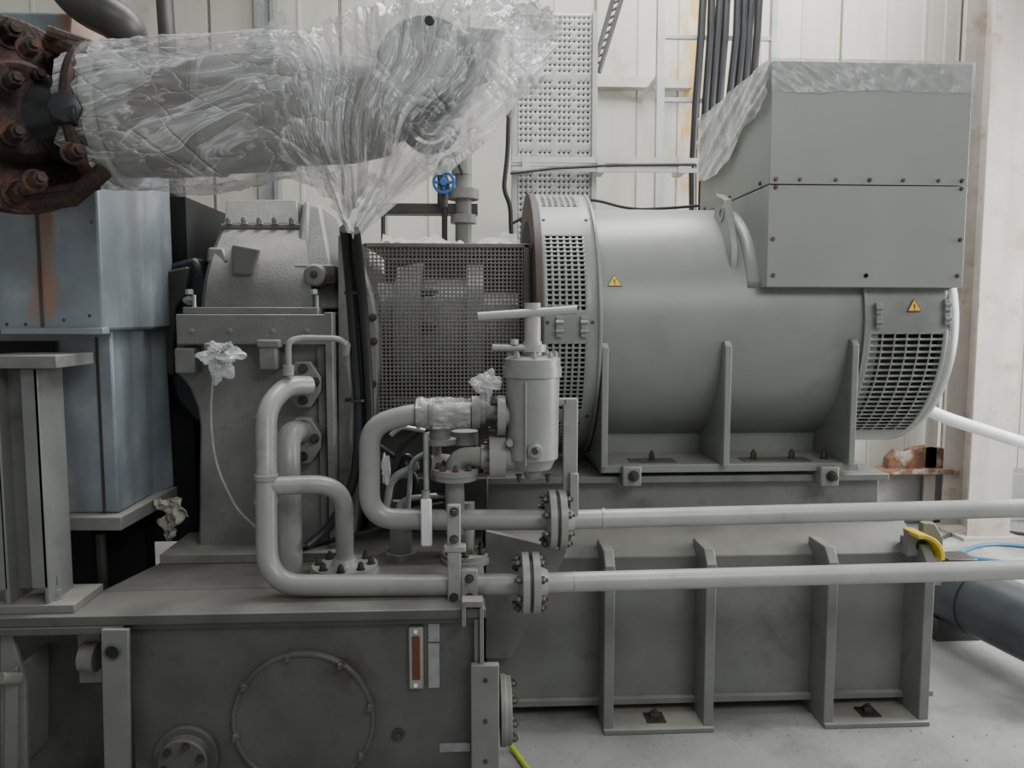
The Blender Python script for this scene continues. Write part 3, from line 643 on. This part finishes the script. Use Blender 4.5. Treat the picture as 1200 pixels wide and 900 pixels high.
add(e,'lifting_horn',[G_hex8([U(272,322,3.26),U(296,322,3.26),U(296,322,3.5),U(272,322,3.5)],[U(272,286,3.22),U(306,292,3.22),U(306,292,3.5),U(272,286,3.5)]),G_hex8([U(242,308,3.35),U(268,308,3.3),U(268,308,3.6),U(242,308,3.6)],[U(244,290,3.36),U(262,290,3.36),U(262,290,3.6),U(244,290,3.6)])],M_gear,bevel=.01)
c=U(368,322,3.25)
add(e,'corner_boss',[G_lathe(c+Vector((0,.15,0)),(0,-1,0),[(0,.05),(.15,.045),(.155,.03)],24),G_pbox(345,310,392,332,3.3,.3)],M_gear,bevel=.008)
add(e,'boss_bolts',[G_bolt(c+Vector((0,-.005,0)),(0,-1,0),.012,.015),G_bolt(U(386,326,3.28),(0,-1,0),.012,.015)],M_bolt)
add(e,'end_wall_ribs',[G_pbox(383,366,392,655,YG-.08,.9),G_pbox(374,404,383,650,YG-.03,.1)],M_gear,bevel=.004)
bell=[(396,275),(410,284),(424,310),(436,345),(443,385),(444,430),(440,480),(432,530),(420,580),(412,640),(396,640)]
add(e,'bell_housing',[G_pprism(bell,3.30,.85)],M_gear,bevel=.01)
add(e,'bell_rim',[G_pprism([(396,275),(402,275),(412,310),(420,345),(426,385),(427,430),(424,480),(416,530),(408,580),(400,640),(396,640)],3.24,.1)],M_gear,bevel=.006)
add(e,'bell_bolts',[G_bolt(U(a,b,3.30),(0,-1,0),.012,.02) for a,b in ((437,372),(438,400),(437,450),(433,490),(425,530))],M_bolt)
add(e,'face_blocks',[G_pbox(204,408,228,438,3.17,.12),G_pbox(303,406,324,434,3.15,.12),G_pbox(300,398,328,408,3.14,.1),G_pbox(238,402,252,412,3.1,.1)],M_gear,bevel=.008)
add(e,'flange_studs',[G_cyl(U(q,372,3.14)+Vector((0,.06,0)),U(q,372,3.14)+Vector((0,.06,.09)),.008,10) for q in (222,368)]+[G_hex(U(q,345,3.2),(0,0,1),.016,.02) for q in (222,368)],M_steel)
add(e,'flange_bolts',[G_hex(U(q,388,3.17),(0,-1,0),.01,.01) for q in (225,270,320,360)]+[G_hex(U(a,b,YG),(0,-1,0),.008,.006) for a,b in ((262,500),(300,560),(262,600),(345,600),(300,470))],M_gear)
e=OBJ('wrapped_level_sensor')
add(e,'sensor',[G_cyl(U(262,418,3.06),U(262,418,3.14),.03),G_cyl(U(262,418,2.99),U(262,418,3.06),.02)],M_dgrey)
add(e,'plastic_bag',[blob(260,415,3.03,.065,.05,.045,5,4,.9),blob(258,430,3.02,.04,.03,.06,15,4,.9)],M_film2)
add(e,'pigtail_wire',G_tube(fil(P([(250,440),(246,490),(252,545),(278,598),(300,618)],3.0),.2),.006,8),M_steel)
# ================= PIPES
Ypp=2.72
e=OBJ('oil_drain_pipe')
rp=.0385
add(e,'main_run',[G_tube(fil([U(362,452,3.1),U(336,452,3.02),U(312,478,2.9),U(312,560,2.8),U(313,686,Ypp),U(520,686,Ypp),U(612,684,Ypp)],.13,9),rp,24)],M_pipe)
add(e,'weld_collars',[G_cyl(U(312,590,2.79),U(312,584,2.79),rp+.004),G_cyl(U(312,562,2.80),U(312,556,2.80),rp+.004),G_cyl(U(312,490,2.895),U(312,486,2.897),rp+.004)],M_pipe)
add(e,'branch',[G_tube(fil([U(318,570,2.80),U(403,566,2.85),U(404,648,2.95)],.13,9),.034,24),G_cyl(U(404,648,2.95),Vector((U(404,648,2.95).x,2.95,zd+.05)),.034)],M_pipe)
c=Vector((U(404,648,2.95).x,2.95,zd))
add(e,'deck_flange',[G_lathe(c,(0,0,1),[(0,.13),(.022,.13),(.022,.125),(.045,.125),(.045,.055),(.07,.04)],40)],M_pipe)
add(e,'deck_flange_bolts',G_boltring(c+Vector((0,0,.045)),(0,0,1),.1,8,.013,.02),M_bolt)
pe=U(340,655,3.02)
add(e,'elbow',[G_tube(fil([U(356,506,3.2),U(338,508,3.08),U(337,540,3.02),Vector((pe.x,3.02,zd))],.12,9),.048,24)],M_pipe)
for nm,a,b in (('gearbox_flange_top',352,450),('gearbox_flange_bottom',352,516)):
    add(e,nm,[G_pprism([(a-20,b-4),(a-6,b-26),(a+12,b-26),(a+24,b-8),(a+24,b+8),(a+12,b+28),(a-6,b+28),(a-20,b+6)],3.17,.08)],M_gear,bevel=.006)
    add(e,nm+'_bolts',[G_bolt(U(a+dx,b+dy,3.17),(0,-1,0),.015,.022) for dx,dy in ((3,-18),(17,-2),(3,19),(-12,-12))],M_bolt)
def pflange(par,nm,px,py,Y,R=.105):
    c=U(px,py,Y);d=Vector((1,0,0))
    add(par,nm,[G_lathe(c-d*.045,d,[(0,.05),(.012,R),(.036,R),(.036,R-.006)],40),G_lathe(c+d*.002,d,[(0,R-.006),(.003,R),(.028,R),(.03,.06),(.06,.045)],40)],M_pipe)
    add(par,nm+'_gasket',[G_lathe(c-d*.012,d,[(0,R-.01),(.016,R-.01)],40)],M_dgrey)
    g=[]
    for i in range(8):
        a=2*math.pi*i/8+.35;o_=Vector((0,math.cos(a)*(R-.022),math.sin(a)*(R-.022)))
        g+= [G_cyl(c+o_-d*.065,c+o_+d*.055,.007,10),G_hex(c+o_-d*.055,d,.014,.014),G_hex(c+o_+d*.03,d,.014,.014)]
    add(par,nm+'_bolts',g,M_bolt)
pflange(e,'joint_flange',622,683,Ypp,.11)
pr=U(640,683,Ypp)
add(e,'long_run',[G_cyl(pr-Vector((.04,0,0)),U(1330,664,Ypp),.036),G_cyl(pr+Vector((.10,0,0)),pr+Vector((.105,0,0)),.039)],M_pipel)
add(e,'clamp_stand',[G_pbox(524,592,540,708,Ypp-.055,.03),G_pbox(540,668,560,706,Ypp-.05,.03),G_pbox(520,640,546,648,Ypp-.06,.04)],M_pipe,bevel=.005)
add(e,'clamp_bolts',[G_bolt(U(532,q,Ypp-.055),(0,-1,0),.012,.016) for q in (600,700,632)]+[G_bolt(U(550,q,Ypp-.05),(0,-1,0),.012,.016) for q in (678,700)],M_bolt)
e=OBJ('oil_supply_pipe')
Yq=2.85
add(e,'main_run',[G_tube(fil([U(525,484,Yq),U(480,485,Yq),U(433,500,Yq),U(433,608,Yq),U(500,609,Yq),U(648,609,Yq)],.15,10),rp,24)],M_pipe)
pflange(e,'joint_flange',653,609,Yq,.112)
add(e,'long_run',[G_cyl(U(668,609,Yq),U(1330,592,Yq),.036),G_cyl(U(705,608,Yq),U(709,608,Yq),.0395)],M_pipel)
add(e,'upper_stub',[G_cyl(U(520,484,Yq),U(592,480,Yq),.036),G_lathe(U(553,483,Yq),(1,0,0),[(0,.06),(.03,.06),(.03,.045),(.05,.045)],24),G_lathe(U(486,485,Yq),(1,0,0),[(0,.041),(.008,.055),(.02,.055),(.024,.045),(.05,.045),(.055,.055),(.065,.055),(.07,.041)],24)],M_gear)
add(e,'stub_plastic_wrap',G_grid(lambda a,b:(U(488,485,Yq).x+a,Yq-(.055+.01*nz(a*30,b*3,0))*math.cos(b),U(520,484,Yq).z+(.055+.012*nz(a*30,b*3,4))*math.sin(b)),[.2*i/40 for i in range(41)],[2*math.pi*i/40 for i in range(41)]),M_film3)
e=OBJ('breather_tube')
add(e,'tube',[G_tube(fil([U(338,440,3.0),U(338,400,3.0),U(352,396,3.02),U(405,397,3.05),U(408,425,3.1),U(415,470,3.15),U(412,520,3.15),U(424,545,3.15)],.05),.012,12),G_cyl(U(338,440,3.0),U(338,428,3.0),.022,12),G_cyl(U(405,415,3.08),U(406,402,3.06),.018,12)],M_pipe)
e=OBJ('black_hose_bundle')
add(e,'hoses',[G_tube(fil(P([(404,268,2.75),(410,330,3.0),(416,420,3.1),(422,500,3.12),(415,570,3.1),(385,620,3.05),(360,640,3.0)]),.2),.019,12),G_tube(fil(P([(416,270,2.75),(424,340,3.0),(430,420,3.1),(434,500,3.12),(428,560,3.1),(440,590,3.1)]),.2),.019,12),G_tube(fil(P([(410,268,2.78),(416,330,3.02),(423,430,3.12),(428,520,3.14)]),.2),.014,12)],M_blk)
add(e,'ties',[G_ring(U(417,q,3.02 if q<400 else 3.12),(0.03,0,1),.03,.045,.01,20) for q in (345,470)],M_blk)
# ================= STRAINER
e=OBJ('lube_oil_strainer')
Yf=2.85
c=U(624,440,Yf)
def zz(py):return UZ(624,py,Yf)
C=Vector((c.x,Yf,0))
def at(z):return Vector((C.x,C.y,z))
add(e,'body',[G_lathe(at(zz(562)),(0,0,1),[(0,.018),(.012,.03),(.03,.035),(.045,.07),(.075,.085),(.085,.096),(zz(440)-zz(562),.1)],48)],M_pipe)
add(e,'top_flange',[G_lathe(at(zz(441)),(0,0,1),[(0,.108),(.035,.108),(.035,.104),(.065,.104),(.072,.09),(.078,.03)],48)],M_pipe)
add(e,'flange_bolts',[G_boltring(at(zz(441)+.065),(0,0,1),.085,8,.011,.02)],M_pipe)
add(e,'spindle',[G_lathe(at(zz(416)),(0,0,1),[(0,.036),(.05,.034),(.05,.030),(zz(355)-zz(416),.03)],28)],M_pipel)
add(e,'tee_handle',[G_tube([U(560,371,Yf-.02),U(676,363,Yf-.02)],.016,16)],M_pipel)
add(e,'lever',[G_tube([U(577,407,Yf-.03),U(618,408,Yf-.03)],.011,12),G_hex(U(603,404,Yf-.03),(0,0,1),.016,.02),G_cyl(at(zz(412)),at(zz(404)),.05)],M_pipel)
add(e,'drain_boss',[G_lathe(U(627,528,Yf-.09),(0,-1,0),[(-.02,.03),(.02,.028),(.024,.02),(.03,.02)],20),G_lathe(U(597,519,Yf-.08),(0,-1,0),[(-.02,.014),(.02,.012)],16)],M_pipe)
add(e,'drain_boss_plug',[G_hex(U(627,528,Yf-.115),(0,-1,0),.014,.012)],M_bolt)
add(e,'bottom_studs',[G_bolt(U(q,556,Yf-.03),(0,0,-1),.01,.02) for q in (608,642)],M_bolt)
add(e,'rib_lines',[G_box(C.x+dx,C.x+dx+.006,Yf-.106,Yf-.09,zz(540),zz(445)) for dx in (-.035,)],M_pipe,bevel=.002)
add(e,'inlet_flanges',[G_lathe(U(592,487,Yf),(-1,0,0),[(-.08,.045),(.0,.045),(.0,.075),(.03,.075),(.03,.045)],32),G_lathe(U(592,535,Yf),(-1,0,0),[(-.05,.05),(.0,.05),(.0,.078),(.03,.078),(.06,.078),(.06,.045),(.09,.045)],32)],M_pipe)
add(e,'inlet_bolts',[G_boltring(U(582,535,Yf),(-1,0,0),.062,8,.01,.03),G_boltring(U(582,487,Yf),(-1,0,0),.06,6,.01,.02)],M_bolt)
add(e,'support_bracket',[G_pbox(660,467,677,606,Yf+.0,.03),G_pbox(650,467,664,475,Yf,.03),G_pbox(668,555,678,606,Yf-.03,.05)],M_pipe,bevel=.004)
add(e,'plastic_scrap',[blob(571,447,Yf-.02,.05,.03,.035,11,4,.9),blob(568,458,Yf-.02,.03,.03,.05,31,4,.9)],M_film2)
e=OBJ('valve_manifold')
add(e,'cross_pipe',[G_tube(fil([U(582,535,Yf),U(532,535,Yf),U(534,625,Yf),],.06),.036,20),G_lathe(U(534,549,Yf),(0,0,-1),[(0,.085),(.02,.085),(.02,.08),(.04,.08),(.04,.04)],32),G_lathe(U(516,520,Yf+.05),(0,0,1),[(0,.06),(.02,.06),(.02,.04),(.06,.04)],24),G_lathe(U(545,520,Yf+.1),(0,0,1),[(0,.05),(.05,.05),(.05,.03)],24)],M_gear)
add(e,'flange_bolts',[G_boltring(U(534,549,Yf),(0,0,1),.066,8,.01,.015)],M_bolt)
add(e,'globe_valve',[G_lathe(U(500,548,Yf+.12),(1,0,0),[(0,.03),(.02,.05),(.05,.055),(.09,.05),(.11,.03)],24),G_cyl(U(512,548,Yf+.12),U(512,512,Yf+.12),.018),G_ring(U(512,512,Yf+.12),(0,0,1),.035,.05,.014,24)],M_gear)
add(e,'gauge_lines',[G_tube(fil(P([(499,508),(500,580)],Yf-.02),.03),.011,12),G_tube(fil(P([(458,510),(470,500),(498,505)],Yf+.2),.03),.01,10),G_tube(fil(P([(452,600),(458,560),(490,545)],Yf+.2),.05),.016,10),G_tube(fil(P([(462,610),(470,585),(520,580)],Yf+.2),.05),.012,10),G_tube(fil(P([(478,600),(482,540),(500,530)],Yf+.15),.05),.01,10)],M_steel)
add(e,'black_tubes',[G_tube(fil(P([(440,600),(455,575),(470,520),(500,500),(520,505)],Yf+.22),.08),.012,10),G_tube(fil(P([(448,615),(465,560),(475,530),(490,545)],Yf+.25),.08),.012,10),G_tube(fil(P([(440,520),(470,540),(490,560),(480,610)],Yf+.3),.08),.012,10),G_tube(fil(P([(350,645),(400,630),(440,622),(470,600),(520,590)],Yf+.25),.08),.010,10),G_tube(fil(P([(497,515),(505,540),(500,560),(515,580),(530,575)],Yf+.03),.04),.008,10)],M_blk)
add(e,'manifold_block',[G_pbox(450,560,520,612,Yf+.3,.1),G_pbox(540,560,572,600,Yf+.25,.1),G_pbox(500,505,560,560,Yf+.3,.1)],M_dgrey,bevel=.006)
add(e,'deck_flange',[G_lathe(Vector((U(545,640,3.1).x,3.1,zd)),(0,0,1),[(0,.1),(.02,.1),(.02,.095),(.04,.095),(.04,.04),(.25,.04)],32),G_lathe(Vector((U(470,640,3.15).x,3.15,zd)),(0,0,1),[(0,.07),(.03,.07),(.03,.05),(.25,.05)],6)],M_gear)
add(e,'deck_flange_bolts',[G_boltring(Vector((U(545,640,3.1).x,3.1,zd+.04)),(0,0,1),.075,6,.012,.02)],M_bolt)
add(e,'hanging_bag',blob(452,548,Yf+.12,.018,.02,.05,21,4,.7),M_film2)
e=OBJ('white_valve_lever')
add(e,'handle',[G_pbox(493,585,506,641,Yf-.06,.02)],M_white,bevel=.007)
add(e,'stem',[G_cyl(U(499,575,Yf-.04),U(499,590,Yf-.04),.016),G_cyl(U(499,580,Yf-.05),U(499,580,Yf+.02),.012)],M_steel)
# ================= WRAPPED DUCT
e=OBJ('wrapped_exhaust_bypass_duct')
Yw=2.5
M_duct=MAT('duct_grey',(.18,.18,.168),.5,var=.2)
c0=U(143,140,Yw);c1=U(455,128,Yw);L=(c1-c0).length
add(e,'duct_body',[G_lathe(c0,c1-c0,[(0,.175),(.27,.175),(.27,.185),(.29,.185),(.29,.175),(L*.62,.175),(L*.62,.16),(L*.85,.16),(L,.14)],56)],M_duct,bevel=.003)
add(e,'duct_band',[G_lathe(c0+(c1-c0)*.12,c1-c0,[(0,.18),(.16,.18)],56)],MAT('label_grey',(.10,.09,.08),.5,var=.3))
add(e,'face_flange',[G_lathe(c0-(c1-c0).normalized()*.03,c1-c0,[(0,.205),(.028,.205),(.028,.2)],56)],M_pipe)
ce=U(500,82,Yw-.08)
add(e,'valve_head',[G_lathe(ce+Vector((0,.25,0)),(0,-1,0),[(0,.13),(.2,.13),(.2,.15),(.24,.15),(.24,.11),(.25,.105)],48),G_cyl(c1-Vector((.05,0,0)),ce+Vector((.05,.1,-.02)),.12)],M_alt)
add(e,'head_ring',[G_ring(ce+Vector((0,-.01,0)),(0,-1,0),.125,.15,.014,48)],M_blk)
c=U(503,138,Yw-.14)
add(e,'lower_ring',[G_ring(c+Vector((0,.06,0)),(0,-1,0),.07,.095,.03,40),G_ring(c+Vector((0,.06,0)),(0,-1,0),.045,.055,.04,32)],M_dgrey,bevel=.003)
c=U(503,25,Yw-.16);add(e,'lifting_eye',[G_lathe(c+Vector((0,.1,0)),(0,-1,0),[(0,.018),(.1,.018),(.11,.012)],20)],M_blk)
add(e,'actuator',[G_hex8([U(540,110,2.45),U(575,95,2.45),U(575,95,2.6),U(540,110,2.6)],[U(545,30,2.45),U(595,34,2.45),U(595,34,2.6),U(545,30,2.6)])],M_pipe,bevel=.015)
st=[(104,58,214,.20),(130,54,221,.21),(200,50,224,.212),(300,46,214,.205),(340,44,210,.2),(372,38,225,.2),(400,24,262,.19),(414,16,280,.18),(430,12,268,.19),(460,2,240,.2),(490,-8,224,.2),(530,-10,202,.2),(565,-8,172,.18),(600,-2,134,.15),(630,8,102,.10),(648,24,62,.02)]
NS,NR=300,180
def interp(t):
    px=104+544*t
    for i in range(len(st)-1):
        if st[i][0]<=px<=st[i+1][0]+1e-6:
            k=(px-st[i][0])/(st[i+1][0]-st[i][0]);return px,*[st[i][q]*(1-k)+st[i+1][q]*k for q in (1,2,3)]
AP=U(412,290,Yw)
v=[];f=[];UVL=[];UVF=[];UVC=[];FAN=[]
for i in range(NS+1):
    px,tp,bt,hd=interp(i/NS)
    A=U(px,tp,Yw);B=U(px,bt,Yw);cz=(A.z+B.z)/2;hh=(A.z-B.z)/2;cxx=U(px,(tp+bt)/2,Yw).x
    apex=max(0,1-abs(px-414)/75)
    for k in range(NR):
        a=2*math.pi*k/NR;ca,sa=math.cos(a),math.sin(a)
        yw=hd*ca
        if sa<0: yw*=1-(apex*.9)*(sa*sa)
        p=Vector((cxx,Yw-yw,cz+hh*sa))
        n1=noise.noise(Vector((p.x*4,p.y*5,p.z*5)))
        q=Vector((p.x*3.0+p.z*3,p.y*11,p.z*12-p.x*3.5))
        r1=abs(noise.noise(q));r2=abs(noise.noise(q*2.3+Vector((7,1,3))));r3=noise.noise(Vector((p.x*30,p.y*30,p.z*30)))
        fan=min(1,max(0,(px-320)/70))
        dx=p.x-AP.x+.03*n1;dz=p.z-AP.z;ang=math.atan2(dx,dz+.0001);dist=math.hypot(dx,dz)
        fr=abs(noise.noise(Vector((ang*6,p.y*5,dist*1.8))));fr2=abs(noise.noise(Vector((ang*15,p.y*8,dist*3+4))))
        dd=.016*n1+(-.034*r1-.016*r2)*(1-fan)+(-.062*fr-.028*fr2)*fan+.002*r3+.016
        nn=Vector((0,-ca,sa)).normalized();p=p+nn*dd;p.x+=.012*n1
        if i<12: p.x-=.04*noise.noise(Vector((a*2.2,1,5)))*(1-i/12)
        if i>NS-30: p.x+=.06*noise.noise(Vector((a*2.2,9,5)))*(i-NS+30)/30
        v.append(tuple(p))
        UVL.append((p.x*2.2+p.z*1.4+.5*n1,p.z*10-p.x*2.4+p.y*5+.6*n1));UVF.append((ang*7+p.y*3+.3*n1,dist*2.4));UVC.append((p.x*4+p.z*6,p.z*2-p.x*3+p.y*3));FAN.append(fan*.9)
for i in range(NS):
    for k in range(NR):
        j=(k+1)%NR;f.append((i*NR+k,i*NR+j,(i+1)*NR+j,(i+1)*NR+k))
fo=add(e,'plastic_film',(v,f),M_film,angle=180,recalc=False)
me=fo.data
for nm,arr in (('long',UVL),('fanuv',UVF),('cross',UVC)):
    ul=me.uv_layers.new(name=nm)
    for lp in me.loops: ul.data[lp.index].uv=arr[lp.vertex_index]
at_=me.attributes.new('fan','FLOAT','POINT')
for i_,q in enumerate(FAN): at_.data[i_].value=q
def flap(p0,p1,w0,w1,sd,Y=2.32):
    a=U(*p0,Y);b=U(*p1,Y);d=(b-a);n=Vector((-d.z,0,d.x)).normalized()
    def fn(t,s):
        w=w0*(1-t)+w1*t;q=a+d*t+n*((s-.5)*w*(1+.9*nz(t*5,s*3,sd)));q.y+=.05*nz(t*6,s*6,sd)-.02+t*.05*math.sin(s*9);return q
    return G_grid(fn,[i/24 for i in range(25)],[i/16 for i in range(17)])
add(e,'plastic_flaps',[flap((305,50),(336,20),.05,.01,1,2.45),flap((120,64),(106,90),.05,.02,2,2.4),flap((590,50),(656,30),.16,.06,3,2.45),flap((575,110),(636,96),.14,.04,4,2.45),flap((440,205),(408,268),.07,.02,6,2.45),flap((385,205),(412,272),.06,.02,7,2.42),flap((600,10),(646,22),.10,.05,12,2.42)],M_film2,angle=180)
# ================= RUSTY FLANGE
e=OBJ('rusty_exhaust_flange')
ax=Vector((.72,-.69,.05)).normalized()
c=U(18,132,2.42)
add(e,'flange_disc',[G_lathe(c-ax*.06,ax,[(0,.29),(.035,.29),(.04,.285),(.04,.1)],64),G_lathe(c-ax*.02,ax,[(0,.15),(.05,.15),(.08,.13),(.085,.05)],48),G_lathe(c-ax*.4,ax,[(0,.2),(.35,.2)],48)],M_rust,bevel=.003)
add(e,'flange_nuts',[G_boltring(c-ax*.02,ax,.235,10,.034,.05,.3)],M_rust)
add(e,'inner_nuts',[G_boltring(c+ax*.03,ax,.11,6,.022,.05,.1)],M_rust)
ax2=(c1-c0).normalized();cc=c0-ax2*.06
def arcpts(r,a0,a1,off,n=16):
    return [cc+ax2*off+Vector((0,-math.cos(math.radians(a0+(a1-a0)*i/n)),math.sin(math.radians(a0+(a1-a0)*i/n))))*(r) for i in range(n+1)]
add(e,'clamp_claws',[G_tube([U(55,38,2.4)]+arcpts(.205,75,-75,-.0)+[U(60,228,2.4)],.022,10),G_tube([U(60,50,2.45),U(90,62,2.4),U(112,85,2.36)],.03,10),G_tube([U(38,238,2.4),U(85,232,2.36),U(122,200,2.34)],.026,10)],M_rust)
add(e,'link_pipe',[G_cyl(cc-ax2*.22,cc+ax2*.03,.13,40),G_cyl(U(64,133,2.3),U(94,135,2.3),.034),G_lathe(U(78,128,2.3),Vector((.3,-1,0)),[(-.03,.045),(.03,.045),(.035,.03)],8)],M_blk,bevel=.003)
add(e,'claw_bolts',[G_bolt(U(a,b,2.3),ax,.024,.045) for a,b in ((32,58),(84,180),(40,212),(12,96),(14,158))],M_rust)
e=OBJ('rusty_overhead_pipe')
add(e,'pipe',G_tube(fil([U(55,-60,2.9),U(90,2,2.9),U(150,30,2.95),U(150,60,3.1)],.1),.07,20),M_dgrey)
# ================= RIGHT SIDE
e=OBJ('large_blue_grey_pipe')
a=Vector((UX(1085,720,4.05),4.05,.25));b=Vector((UX(1300,850,3.0),3.0,.25))
add(e,'pipe',G_cyl(a,b,.17,48),M_bpipe)
d=(b-a).normalized()
add(e,'clamp',[G_lathe(a+d*.35,d,[(0,.178),(.03,.178)],48)],M_bpipe)
m=a+d*.22
add(e,'junction_box',[G_box(m.x-.10,m.x+.06,m.y-.06,m.y+.08,.41,.45)],M_dgrey,bevel=.006)
add(e,'saddles',[G_box(q.x-.12,q.x+.12,q.y-.05,q.y+.05,0,.12) for q in (a+d*.2,a+d*.9)],M_dgrey)
pw=U(1240,532,4.3)
add(OBJ('white_drain_pipe'),'pipe',G_tube(fil([U(1040,458,4.3),U(1105,489,4.3),pw,Vector((pw.x+.3,4.3,pw.z-.1)),Vector((pw.x+.3,4.3,0))],.1),.036,20),M_white)
def hose(k,r):
    pts=[]
    for i in range(40):
        t=i/39;y=5.0+.13*k+.16*math.sin(t*7+k*1.9);pts.append(Vector((UX(1070,630,5.0)+1.5*t,y,r)))
    return G_tube(pts,r,8)
add(OBJ('blue_hose'),'hose',[hose(0,.015),hose(2,.015)],M_bhose)
add(OBJ('grey_hose'),'hose',[hose(5,.013)],M_dgrey)
add(OBJ('earthing_cable'),'cable',G_tube([Vector((UX(598,870,2.9),2.9,.02)),Vector((UX(606,885,2.85),2.85,.012)),Vector((UX(622,905,2.72),2.72,.012)),Vector((UX(650,960,2.6),2.6,.012))],.010,10),M_green)
g=[]
for i in range(60):
    px=random.uniform(590,1195);Y=random.choice([random.uniform(2.7,3.0),random.uniform(2.9,3.14)]);q=U(px,880,Y);s_=random.uniform(.002,.005)
    g.append(G_lathe((q.x,Y,0),(0,0,1),[(0,s_),(s_,s_*.6)],5))
add(OBJ('floor_debris'),'grit',g,M_floor)
# ================= LIGHT
w=bpy.data.worlds.new('World');bpy.context.scene.world=w;w.use_nodes=True
w.node_tree.nodes['Background'].inputs[0].default_value=(.93,.965,1,1);w.node_tree.nodes['Background'].inputs[1].default_value=.40
def area(name,loc,tgt,sx,sy,E,col=(1,1,1)):
    l=bpy.data.lights.new(name,'AREA');l.shape='RECTANGLE';l.size=sx;l.size_y=sy;l.energy=E;l.color=col
    o=bpy.data.objects.new(name,l);bpy.context.collection.objects.link(o);o.location=loc
    o.rotation_euler=(Vector(tgt)-Vector(loc)).to_track_quat('-Z','Y').to_euler();return o
area('skylight_lamp',(1.4,4.6,5.3),(1.2,4.9,1.0),5,1.4,310,(.98,.99,1))
area('doorway_lamp',(5.2,3.6,2.4),(1.2,3.4,.6),2.8,3.2,390,(.98,.99,1))
area('window_lamp',(2.2,-1.0,4.2),(.6,3.2,1.2),2.5,1.5,90,(.98,.99,1))
# ================= CAMERA
cd=bpy.data.cameras.new('camera');co=bpy.data.objects.new('camera',cd);bpy.context.collection.objects.link(co)
cd.sensor_width=36;cd.lens=36*F/1200;cd.clip_start=.05
co.location=(0,0,H)
co.rotation_euler=Matrix((rt,up,-fw)).transposed().to_euler()
bpy.context.scene.camera=co
